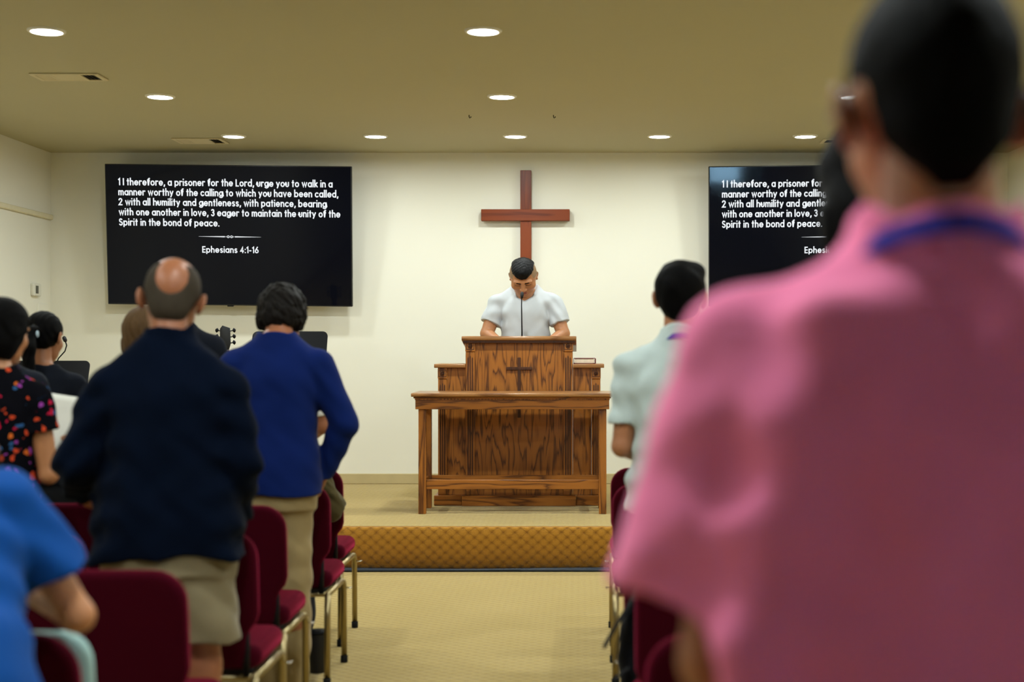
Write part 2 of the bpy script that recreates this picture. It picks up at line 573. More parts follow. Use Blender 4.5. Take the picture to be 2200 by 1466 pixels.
def downlight(x, y, label):
    global lamp0
    if lamp0 is None:
        lamp0 = thing('downlight', label, 'ceiling light', (x, y, CEIL))
        MB().lathe([(.094, 0), (.094, -.004), (.088, -.010), (.078, -.011), (.076, -.004), (.076, 0)], n=40, cap0=False, cap1=False).build('trim_ring', 'ring', lamp0, True)
        MB().lathe([(.0755, -.0045), (.0755, -.0095)], n=20).build('lens', 'lens', lamp0)
        ld = bpy.data.lights.new('beam', 'AREA')
        ld.shape = 'DISK'
        ld.size = .145
        ld.energy = LAMP * ROW_POWER[10.84]
        ld.color = (0.92, 1.0, 0.99)
        ld.spread = R(BEAM)
        lo = bpy.data.objects.new('beam', ld)
        COL.objects.link(lo)
        lo.parent = lamp0
        lo.location = (0, 0, -.0105)
        lamp0['group'] = 'round ceiling downlights'
        return lamp0
    c = copy_tree(lamp0)
    c.location = (x, y, CEIL)
    c['label'] = label
    b = [q for q in c.children if q.type == 'LIGHT'][0]
    if y not in beams:                                 # power per row, set to balance the light
        b.data = b.data.copy()
        b.data.energy = LAMP * ROW_POWER[y]
        beams[y] = b.data
    b.data = beams[y]
    return c


beams = {}
ROW_POWER = {10.84: .45, 9.12: 1.30, 7.23: .92, 5.34: .62, 3.45: .80, 1.98: 1.40}
for x, w in ((-2.598, 'beside the vent over the whole screen'), (-1.531, 'over the whole screen\'s end nearer the cross'),
             (-.4825, 'straight above the wall cross'), (.601, 'between the cross and the half hidden screen'), (1.696, 'above the half hidden screen, by a vent')):
    downlight(x, 10.84, 'round ceiling downlight, row along the wall, ' + w)
downlight(-2.65, 9.12, 'round ceiling downlight between the two vents over the screen')
downlight(-.49, 9.12, 'round ceiling downlight above the communion table, second row from the wall')
downlight(1.73, 9.12, 'round ceiling downlight hidden behind the head of the man in pink')
downlight(-2.67, 7.23, 'round ceiling downlight in the upper corner, beside the larger vent')
downlight(-.4825, 7.23, 'round ceiling downlight over the aisle, third row from the wall')
downlight(1.69, 7.23, 'round ceiling downlight over the seats, third row from the wall')
for y in (5.34, 3.45, 1.98):
    for x in (-2.67, -.4825, 1.69):
        downlight(x, y, 'round ceiling downlight above the congregation, out of the picture')


def ceiling_vent(x0, x1, y0, y1, label, lean=1):
    o = thing('ceiling_vent', label, 'vent', (0, 0, CEIL), group='ceiling air vents')
    w = x1 - x0
    fr = MB().box(x0, x1, y0, y0 + .022, -.010, -.0005, .003).box(x0, x1, y1 - .022, y1, -.010, -.0005, .003)
    fr.box(x0, x0 + .03, y0 + .022, y1 - .022, -.010, -.0005, .003).box(x1 - .03, x1, y0 + .022, y1 - .022, -.010, -.0005, .003)
    for q in (.29, .71):
        fr.box(x0 + w * q - .008, x0 + w * q + .008, y0 + .022, y1 - .022, -.010, -.0005, .002)
    fr.build('vent_frame', 'vent', o)
    MB().box(x0 + .03, x1 - .03, y0 + .022, y1 - .022, -.003, -.001).build('duct_shade_plate', 'vent_dark', o)  # flat plate; the unlit duct is put into its near-black colour
    s = MB()
    for k in range(9):                                  # louvers: side sections run lengthways of y, the middle one along x
        y = y0 + .03 + (y1 - y0 - .06) * k / 8
        s.add([(x0 + w * .30, y, -.0065), (x0 + w * .70, y, -.0065), (x0 + w * .70, y + .019, -.010), (x0 + w * .30, y + .019, -.010)], [(0, 1, 2, 3)])
    for k in range(7):
        a, b = (x0 + .036, 1) if lean > 0 else (x1 - .036, -1)
        x = a + b * (w * .29 - .05) * k / 6
        s.add([(x, y0 + .024, -.010), (x, y1 - .024, -.010), (x + lean * .012, y1 - .024, -.0055), (x + lean * .012, y0 + .024, -.0055)], [(0, 1, 2, 3)])
        a, b = (x1 - .036, -1) if lean > 0 else (x0 + .036, 1)
        if k % 2:
            continue
        x = a + b * (w * .29 - .05) * k / 6
        s.add([(x, y0 + .024, -.010), (x, y1 - .024, -.010), (x - lean * .007, y1 - .024, -.004), (x - lean * .007, y0 + .024, -.004)], [(0, 1, 2, 3)])
    s.build('louvers', 'vent', o)


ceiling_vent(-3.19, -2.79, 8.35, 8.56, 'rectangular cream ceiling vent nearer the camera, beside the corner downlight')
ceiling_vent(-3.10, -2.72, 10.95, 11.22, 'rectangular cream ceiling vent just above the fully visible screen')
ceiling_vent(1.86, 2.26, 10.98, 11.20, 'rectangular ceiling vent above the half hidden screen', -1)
for x, w in ((-.755, 'on the side of the thermostat'), (-.178, 'on the side of the half hidden screen')):
    h = MB().tube([(0, 0, 0), (0, 0, -.012), (.006, 0, -.022), (.012, 0, -.018), (.012, 0, -.010)], .003, 6).build('ceiling_hook', 'black_metal')
    h.location = (x, 9.87, CEIL)
    tag(h, 'tiny dark ceiling hook between the downlights, ' + w, 'hook')

# thermostat and blank plate on the wall beside the screen
o = thing('thermostat', 'small white thermostat with grey display on the side wall', 'thermostat', (LEFT, 11.43, 1.85))
MB().slab(rounded_rect(-.078, .078, -.05, .05, .012), 0, .03, .008, lambda u, v, t: (t, -u, v)).build('housing', 'white_plastic', o, True)
MB().box(.0295, .0315, -.045, .012, -.03, .032, .001).build('display', 'grey_plastic', o)
o = MB().slab(rounded_rect(-.11, .11, -.055, .055, .006), 0, .010, .003, lambda u, v, t: (t, -u, v)).build('cover_plate', 'wall', None, True)
o.location = (LEFT, 11.60, 1.69)
tag(o, 'blank cream cover plate on the side wall below the thermostat', 'cover plate')


# ------------------------------------------------------------------ lettering: a geometric stroke alphabet
def arc(cx, cy, rx, ry, a0, a1, n=14):
    return [(cx + rx * math.cos(R(a0 + (a1 - a0) * i / n)), cy + ry * math.sin(R(a0 + (a1 - a0) * i / n))) for i in range(n + 1)]


XH, CAP, ASC, DES = 0.42, 0.64, 0.69, -0.15       # stroke centre-line heights
BR = XH / 2 - 0.0


def glyphs():
    g = {}
    r = 0.185
    y = XH / 2
    ry = 0.205
    O = arc(r, y, r, ry, 0, 360, 24)
    st = lambda x, y0, y1: [(x, y0), (x, y1)]
    g['o'] = ([O], 2 * r)
    g['a'] = ([O, st(2 * r, 0, XH)], 2 * r)
    g['d'] = ([O, st(2 * r, 0, ASC)], 2 * r)
    g['b'] = ([O, st(0, 0, ASC)], 2 * r)
    g['p'] = ([O, st(0, DES, XH)], 2 * r)
    g['g'] = ([O, [(2 * r, XH), (2 * r, -.03)] + arc(r, -.03, r, .135, 0, -150, 10)], 2 * r)
    g['c'] = ([arc(r, y, r, ry, 48, 312)], 1.72 * r)
    g['e'] = ([arc(r, y, r, ry, 0, 318, 20), [(0.02, y), (2 * r, y)]], 2 * r)
    nr = .155
    arch = lambda x: arc(x + nr, XH - nr, nr, nr, 180, 0, 10)
    g['n'] = ([st(0, 0, XH), arch(0) + [(2 * nr, 0)]], 2 * nr)
    g['h'] = ([st(0, 0, ASC), arch(0) + [(2 * nr, 0)]], 2 * nr)
    mr = .13
    am = lambda x: arc(x + mr, XH - mr, mr, mr, 180, 0, 10)
    g['m'] = ([st(0, 0, XH), am(0) + [(2 * mr, 0)], am(2 * mr) + [(4 * mr, 0)]], 4 * mr)
    g['r'] = ([st(0, 0, XH), arc(nr, XH - nr, nr, nr, 180, 62, 8)], 1.35 * nr)
    g['u'] = ([[(0, XH), (0, nr)] + arc(nr, nr, nr, nr, 180, 360, 10) + [(2 * nr, XH)]], 2 * nr)
    g['i'] = ([st(0, 0, XH), st(0, ASC - .06, ASC - .05)], 0)
    g['l'] = ([st(0, 0, ASC)], 0)
    g['t'] = ([st(.09, 0, ASC - .08), [(0, XH), (.18, XH)]], .18)
    g['f'] = ([[(.08, 0), (.08, ASC - .12)] + arc(.19, ASC - .12, .11, .11, 180, 80, 6), [(0, XH), (.19, XH)]], .19)
    g['k'] = ([st(0, 0, ASC), [(.26, XH), (.03, .19)], [(.09, .235), (.28, 0)]], .27)
    g['v'] = ([[(0, XH), (.16, 0), (.32, XH)]], .32)
    g['w'] = ([[(0, XH), (.13, 0), (.26, XH), (.39, 0), (.52, XH)]], .52)
    g['y'] = ([[(0, XH), (.165, .02)], [(.33, XH), (.08, DES)]], .33)
    sr = .11
    g['s'] = ([arc(.12, XH - .10, sr, .10, 40, 255, 10) + arc(.125, .10, .12, .10, 75, -140, 10)], .245)
    g['I'] = ([st(0, 0, CAP)], 0)
    g['L'] = ([[(0, CAP), (0, 0), (.26, 0)]], .26)
    g['E'] = ([[(.28, CAP), (0, CAP), (0, 0), (.28, 0)], [(0, CAP / 2), (.26, CAP / 2)]], .28)
    g['S'] = ([arc(.15, CAP - .155, .135, .155, 35, 262, 12) + arc(.155, .165, .155, .165, 80, -150, 12)], .31)
    g['1'] = ([[(0, CAP - .10), (.12, CAP), (.12, 0)]], .12)
    g['2'] = ([arc(.16, CAP - .16, .16, .16, 170, -30, 10) + [(0, 0), (.34, 0)]], .34)
    g['3'] = ([arc(.14, CAP - .15, .13, .15, 150, -80, 10), arc(.14, .17, .155, .17, 85, -150, 10)], .29)
    g['4'] = ([[(.25, 0), (.25, CAP), (0, .17), (.35, .17)]], .35)
    g['6'] = ([arc(.17, .175, .17, .175, 0, 360, 20), [(.26, CAP), (.03, .28)]], .34)
    g['.'] = ([st(0, 0, .012)], 0)
    g[','] = ([[(.05, .03), (0, -.12)]], .04)
    g[':'] = ([st(0, 0, .012), st(0, XH - .05, XH - .04)], 0)
    g['-'] = ([[(0, .22), (.16, .22)]], .16)
    return g


GL = glyphs()
STROKE = 0.125


def text_mesh(s, x0, x1, z, em, y):
    """stroke lettering between x0 and x1 on baseline z, standing y in front of the panel"""
    pos, gap, space = 0.0, 0.205, 0.34
    items = []
    for ch in s:
        if ch == ' ':
            pos += space - gap * .45
            continue
        st, w = GL[ch]
        items.append((st, pos))
        pos += w + gap
    total = pos - gap
    h = STROKE * em / 2
    sx = (x1 - x0 - 2 * h) / total
    mb = MB()
    layer = 0
    for st, p in items:
        for line in st:
            P = [Vector((x0 + h + (p + a) * sx, z + h + b * em * 1.0)) for a, b in line]
            n = len(P)
            closed = (P[0] - P[-1]).length < 1e-6
            L, Rr = [], []
            yy = y - 0.00002 * (layer % 3)
            layer += 1
            for i in range(n):
                if closed:
                    d0 = P[i] - P[i - 1] if i > 0 else P[0] - P[-2]
                    d1 = P[i + 1] - P[i] if i < n - 1 else P[1] - P[0]
                else:
                    d1 = P[min(i + 1, n - 1)] - P[min(i, n - 2)]
                    d0 = P[max(i, 1)] - P[max(i - 1, 0)]
                d0.normalize()
                d1.normalize()
                n0 = Vector((-d0.y, d0.x))
                n1 = Vector((-d1.y, d1.x))
                m_ = (n0 + n1)
                m_.normalize()
                k = h / max(.45, m_.dot(n1))
                q = P[i].copy()
                if not closed and i == 0:
                    q -= d1 * h * .85
                if not closed and i == n - 1:
                    q += d0 * h * .85
                L.append(q + m_ * k)
                Rr.append(q - m_ * k)
            v = [(a.x, yy, a.y) for a in L] + [(a.x, yy, a.y) for a in Rr]
            mb.add(v, [(i, i + n, i + n + 1, i + 1) for i in range(n - 1)])
    return mb


LINES = [('1 I therefore, a prisoner for the Lord, urge you to walk in a', .828, .392),
         ('manner worthy of the calling to which you have been called,', .873, .312),
         ('2 with all humility and gentleness, with patience, bearing', .779, .233),
         ('with one another in love, 3 eager to maintain the unity of the', .888, .153),
         ('Spirit in the bond of peace.', -.082, .071)]


def television(cx, roll, label):
    t = thing('television', label, 'television', (cx, 11.585, 2.292))
    t.rotation_euler = Euler((R(6.2), R(roll), 0), 'YXZ')
    W, H = .985, .562
    MB().box(-W, W, -.012, .026, -H, H, .004).build('housing', 'bezel', t)
    scm, st, sp = base_mat('glossy_black_screen', 0.05, 0.13)
    sp.inputs['Base Color'].default_value = (0.002, 0.002, 0.003, 1)
    sp.inputs['Emission Color'].default_value = (0.10, 0.14, 0.30, 1)
    sp.inputs['Emission Strength'].default_value = 0.004
    s = MB().box(-W + .008, W - .008, -.0145, -.012, -H + .010, H - .008).build('screen', scm, t)
    for tx, xr, z in LINES:
        text_mesh(tx, -.880, xr + .006, z, .0764, -.0152).build('lettering', 'text', s)
    text_mesh('Ephesians 4:1-16', -.217, .236, -.139, .069, -.0152).build('lettering', 'text', s)
    d = MB()
    for sg in (-1, 1):
        d.add([(.007 + sg * .040, -.0152, -.0135), (.007 + sg * .040, -.0152, -.0045), (.007 + sg * .25, -.0152, -.0085), (.007 + sg * .25, -.0152, -.0095)],
              [(0, 1, 2, 3) if sg < 0 else (3, 2, 1, 0)])
        q = [(.007 + sg * (.013 + .011 * math.cos(R(a))), -.0152, -.009 + .010 * math.sin(R(a))) for a in range(0, 360, 20)]
        q2 = [(.007 + sg * (.013 + .006 * math.cos(R(a))), -.0152, -.009 + .005 * math.sin(R(a))) for a in range(0, 360, 20)]
        n = len(q)
        d.add(q + q2, [(i, (i + 1) % n, n + (i + 1) % n, n + i) for i in range(n)])
        d.add([(.007 + sg * .026, -.0152, -.015), (.007 + sg * .036, -.0152, -.009), (.007 + sg * .026, -.0152, -.003), (.007 + sg * .030, -.0152, -.009)], [(0, 1, 2, 3)])
    d.build('ornament', 'text', s)
    MB().box(-.025, .025, -.010, .012, -H - .010, -H + .001, .003).build('sensor', 'bezel', t)
    MB().box(-.30, .30, .026, .060, -.20, .20, .004).box(-.25, -.19, .06, .199, -.05, .05).box(.19, .25, .06, .199, -.05, .05).build('wall_bracket', 'black_metal', t)
    return t


television(-2.810, .62, 'black wall screen showing the whole Bible passage above the bald man')
television(2.022, -.62, 'black wall screen with its passage cut off by the man in pink')

# ------------------------------------------------------------------ wall cross
o = thing('wall_cross', 'plain reddish wooden cross on the cream wall above the pulpit', 'cross', (-.4365, WALL_Y, 2.17))
MB().box(-.0445, .0445, -.060, -.012, -.62, .665, .003).build('upright_beam', 'mahogany', o)
MB().box(-.362, .357, -.078, -.0605, .252, .346, .003).box(-.362, .357, -.0605, -.02, .252, .346, .003).build('crossbar', 'mahogany_x', o)
MB().box(-.02, .02, -.013, 0, -.2, .2).build('wall_mount', 'black_metal', o)

# ------------------------------------------------------------------ pulpit
PX, PY = -.426, 10.14
pul = thing('pulpit', 'carved oak pulpit with stepped wings and a small cross, behind the table', 'pulpit', (PX, PY, STAGE_Z))
# plinth
MB().box(-.402, .402, 0, .10, 0, .072, .004).build('center_plinth', 'oak_x', pul)
MB().box(-.600, -.403, .028, .50, 0, .072, .004).build('wing_plinth', 'oak_x', pul)
MB().box(.403, .600, .028, .50, 0, .072, .004).build('wing_plinth', 'oak_x', pul)
# centre: panel between two pilasters
MB().box(-.312, .312, .060, .080, .0725, 1.165).build('front_panel', 'oak_panel', pul)


def pilaster(x0, x1, y, z0, z1, name='pilaster'):
    p = MB().box(x0, x1, y, y + .04, z0, z1 - .078, .003).build(name, 'oak_v', pul)
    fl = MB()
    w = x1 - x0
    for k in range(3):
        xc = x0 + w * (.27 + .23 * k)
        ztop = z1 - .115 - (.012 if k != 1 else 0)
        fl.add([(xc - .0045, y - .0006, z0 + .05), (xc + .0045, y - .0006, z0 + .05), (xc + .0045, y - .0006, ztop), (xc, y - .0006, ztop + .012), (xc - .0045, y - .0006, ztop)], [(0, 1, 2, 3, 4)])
    fl.build('flute_shade', 'oak_dark', p)  # flat strips without grooves: the shade is put into their dark colour
    # rosette block
    b = MB().box(x0 - .002, x1 + .002, y - .006, y + .04, z1 - .078, z1, .003).build('rosette_block', 'oak_v', pul)
    xc, zc = (x0 + x1) / 2, z1 - .039
    fr = MB()
    for k in range(4):
        a = (-1, 1)[k % 2]
        if k < 2:
            fr.box(xc - .026, xc + .026, y - .0075, y - .0055, zc + a * .024 - .002, zc + a * .024 + .002)
        else:
            fr.box(xc + a * .026 - .002, xc + a * .026 + .002, y - .0075, y - .0055, zc - .024, zc + .024)
    fr.build('carved_border', 'oak_dark', b)
    ro = MB()
    for k in range(8):
        a = 2 * math.pi * k / 8
        ro.tube([(xc + .006 * math.cos(a), y - .006, zc + .006 * math.sin(a)), (xc + .012 * math.cos(a), y - .012, zc + .012 * math.sin(a)), (xc + .017 * math.cos(a), y - .006, zc + .017 * math.sin(a))], [.003, .0045, .002], 6)
    ro.tube([(xc, y - .004, zc), (xc, y - .013, zc), (xc, y - .015, zc)], [.006, .006, .002], 8)
    ro.build('rosette', 'oak_dark', b)


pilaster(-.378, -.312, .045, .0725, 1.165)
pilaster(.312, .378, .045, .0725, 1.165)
MB().box(-.376, -.352, .086, .46, .0725, 1.11).build('side_panel', 'oak_v', pul)
MB().box(.352, .376, .086, .46, .0725, 1.11).build('side_panel', 'oak_v', pul)
# wings
for sg in (-1, 1):
    a, b = sorted((sg * .379, sg * .510))
    MB().box(a, b, .075, .095, .0725, .975).build('wing_panel', 'oak_panel', pul)
    a, b = sorted((sg * .511, sg * .574))
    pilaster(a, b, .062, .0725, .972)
    a, b = sorted((sg * .552, sg * .572))
    MB().box(a, b, .103, .46, .0725, .972).build('wing_side', 'oak_v', pul)
    a, b = sorted((sg * .379, sg * .600))
    MB().slab(rounded_rect(.035, .50, .972, 1.000, .006, 3), a, b, .003, lambda u, v, t: (t, u, v), 2).build('wing_top', 'oak_top', pul, True)
# sloping desk top
tp = MB().slab([(.012, 1.166), (.50, 1.085), (.50, 1.113), (.020, 1.196), (.012, 1.190)], -.404, .404, .003, lambda u, v, t: (t, u, v), 2)
tp.build('desk_top', 'oak_top', pul, True)
MB().box(-.395, .395, .022, .044, 1.146, 1.168, .004).build('top_molding', 'oak_dark', pul)
# small cross on the panel
MB().box(-.0115, .0115, .046, .060, .62, 1.045, .003).box(-.092, .092, .044, .060, .956, .978, .003).build('carved_cross', 'oak_dark', pul)

# gooseneck microphone on the pulpit
o = thing('microphone', 'thin black gooseneck microphone standing on the pulpit top', 'microphone', (-.414, 10.40, STAGE_Z + 1.162))
MB().lathe([(.028, 0), (.028, .008), (.012, .016), (.010, .03)], n=20).build('base', 'black_metal', o)
MB().tube([(0, 0, .028), (-.002, .0, .15), (-.003, -.01, .25), (-.002, -.02, .31)], [.0055, .0045, .004, .004], 8).build('gooseneck', 'black_metal', o)
MB().tube([(-.002, -.02, .308), (.000, -.018, .325), (.001, -.014, .345), (.002, -.011, .353)], [.008, .012, .012, .007], 12).build('capsule', 'black', o)

# bible on the wing
o = thing('book', 'closed maroon book lying flat on the pulpit wing', 'book', (.037, 10.32, STAGE_Z + 1.0005))
MB().slab(rounded_rect(-.072, .068, .004, .036, [.012, .012, .003, .003], 4), -.108, .108, .002, lambda u, v, t: (u, t, v), 2).build('pages', 'bible_pages', o, True)
cv = MB().box(-.078, .076, -.114, .114, 0, .004, .0015).box(-.078, .076, -.114, .114, .0365, .0405, .0015).box(-.080, -.0765, -.114, .114, .002, .038, .001)
cv.slab([(.0745, .002), (.0795, .004), (.0795, .036), (.0745, .039), (.0725, .037), (.0725, .004)], -.114, .114, .0005, lambda u, v, t: (u, t, v), 1)
cv.build('cover', 'bible_cover', o, True)

# ------------------------------------------------------------------ communion table
TX, TY = -.449, 9.66
tab = thing('communion_table', 'oak communion table with a dentil edge, in front of the pulpit', 'table', (TX, TY, STAGE_Z))
MB().slab(rounded_rect(-.06, .455, .788, .812, .007, 3), -.673, .673, .004, lambda u, v, t: (t, u, v), 2).build('tabletop', 'oak_top', tab, True)
ap = MB().box(-.648, .648, -.020, .0, .703, .775, .002).box(-.648, .648, .40, .42, .703, .775, .002)
ap.box(-.648, -.628, .0005, .3995, .703, .775, .002).box(.628, .648, .0005, .3995, .703, .775, .002)
ap.build('apron', 'oak_x', tab)
mo = MB().box(-.660, .660, -.030, .43, .7755, .7878, .003).build('molding', 'oak_x', tab)
de = MB()
for k in range(58):
    x = -.645 + 1.29 * k / 57
    de.box(x - .006, x + .006, -.026, -.0205, .766, .7752)
de.build('dentils', 'oak_v', mo)
for sx in (-1, 1):
    for y in (0.0, .35):
        xa = sx * .6045
        MB().box(xa - .025, xa + .025, y + .0005, y + .05, 0, .7025, .003).build('leg', 'oak_v', tab)
for sx in (-1, 1):
    xa = sx * .6045
    MB().box(xa - .012, xa + .012, .051, .349, .165, .228, .002).build('side_stretcher', 'oak_x', tab)
MB().box(-.5795, .5795, .018, .040, .165, .228, .002).build('front_stretcher', 'oak_x', tab)
MB().box(-.5795, .5795, .362, .384, .165, .228, .002).build('rear_stretcher', 'oak_x', tab)

# ------------------------------------------------------------------ chairs
def make_chair():
    t = thing('church_chair', 'x', 'chair', (0, 0, 0))
    lean = lambda z: -.168 - (z - .44) * .17
    half = [(-.198, .40), (.198, .40), (.200, .50), (.206, .520), (.226, .545), (.235, .575), (.237, .70)]
    top = arc(.237 - .085, .835 - .085, .085, .085, 0, 90, 7)
    ol = half[1:] + top
    ol = ol + [(-x, z) for x, z in reversed(ol)]
    bk = MB().slab(ol, 0, .052, .022, lambda u, v, s: (u, lean(v) + s - .026, v), 4).build('backrest', 'burgundy', t, True)
    so = rounded_rect(-.232, .232, -.17, .215, [.05, .05, .03, .03], 5)
    MB().slab(so, .392, .462, .030, lambda u, v, s: (u, v, s + (.008 * (1 - (u / .232) ** 2) if s > .43 else 0)), 5).build('seat', 'burgundy', t, True)
    MB().slab(rounded_rect(-.205, .205, -.15, .215, .02, 3), .372, .3925, .004, lambda u, v, s: (u, v, s), 2).build('seat_pan', 'black', t, True)
    # frame: side rails and rear cross bar
    fr = MB()
    for sx in (-1, 1):
        x = sx * .222
        fr.tube([(x, -.195, .372), (x, .05, .372), (x, .15, .371)], .0125, 8)
        MB().tube([(x * .87, -.185, .374), (x * .87, -.180, .46), (x * .87, -.188, .56)], .011, 8).build('back_upright', 'black_metal', t)
    fr.tube([(-.222, -.16, .366), (.222, -.16, .366)], .010, 8)
    fr.tube([(-.222, .12, .366), (.222, .12, .366)], .010, 8)
    fr.build('frame', 'gold', t)
    for sx in (-1, 1):
        x = sx * .222
        l = MB().tube([(x, -.195, .372), (x, -.208, .28), (x * 1.01, -.225, .022)], .0130, 10).build('leg', 'gold', t)
        MB().lathe([(.015, 0), (.016, .004), (.016, .03), (.0135, .032)], (x * 1.01, -.226, 0), 12).build('foot_cap', 'rubber', l)
        l = MB().tube([(x, .15, .371), (x, .185, .366), (x, .205, .350), (x, .212, .320), (x, .222, .022)], .0130, 10).build('leg', 'gold', t)
        MB().lathe([(.015, 0), (.016, .004), (.016, .03), (.0135, .032)], (x, .222, 0), 12).build('foot_cap', 'rubber', l)
        xx = sx * .243
        MB().tube([(sx * .234, .205, .335), (xx, .19, .337), (xx + sx * .012, .175, .336), (xx + sx * .012, .235, .332), (xx, .225, .33), (sx * .234, .215, .33)], .0022, 6).build('ganging_loop', 'wire', t)
    return t


chair0 = None


def chair(x, y_back, label, group, rz=0.0):
    global chair0
    if chair0 is None:
        chair0 = make_chair()
        c = chair0
    else:
        c = copy_tree(chair0)
    c.location = (x, y_back + .245, 0)
    c.rotation_euler = (0, 0, rz)
    c['label'] = label
    c['group'] = group
    return c


ROW = dict(A=6.72, B=5.93, C=5.12, D=4.42, E=3.64, F=2.83)
LX = dict(A=-1.341, B=-1.265, C=-1.281, D=-1.228, E=-1.232, F=-1.225)
GLc, GRc = 'burgundy chairs on the side of the bald man', 'burgundy chairs on the side of the man in pink'
chair(LX['A'], ROW['A'], 'burgundy padded aisle chair with an olive jacket over its back', GLc)
chair(LX['B'], ROW['B'], 'burgundy padded aisle chair under the hand of the man in royal blue', GLc)
chair(LX['C'], ROW['C'], 'burgundy padded aisle chair directly behind the man in royal blue', GLc)
chair(LX['D'], ROW['D'], 'burgundy padded aisle chair just beyond the bald man, partly hidden by him', GLc)
chair(LX['E'], ROW['E'], 'large burgundy padded chair back directly behind the bald man', GLc)
chair(LX['F'], ROW['F'], 'burgundy chair with pale teal cloth, beside the bent person in bright blue', GLc)
chair(LX['D'] - .525, ROW['D'], 'burgundy chair corner in the dark gap between bald man and floral top, nearer one', GLc)
chair(LX['C'] - .525, ROW['C'] + .07, 'burgundy chair in the dark gap between bald man and floral top, farther one', GLc)
chair(.382, ROW['A'], 'burgundy aisle chair beside the table leg, in front of the man in mint', GRc)
chair(.372, ROW['B'], 'burgundy chair hidden beyond the man in the mint shirt', GRc)
chair(.372, ROW['D'], 'burgundy chair with a black backpack, behind the man in mint', GRc)
chair(.378, ROW['E'], 'burgundy chair below the elbow of the man in pink, upper of two', GRc)
chair(.367, ROW['F'], 'burgundy chair below the elbow of the man in pink, lower of two', GRc)


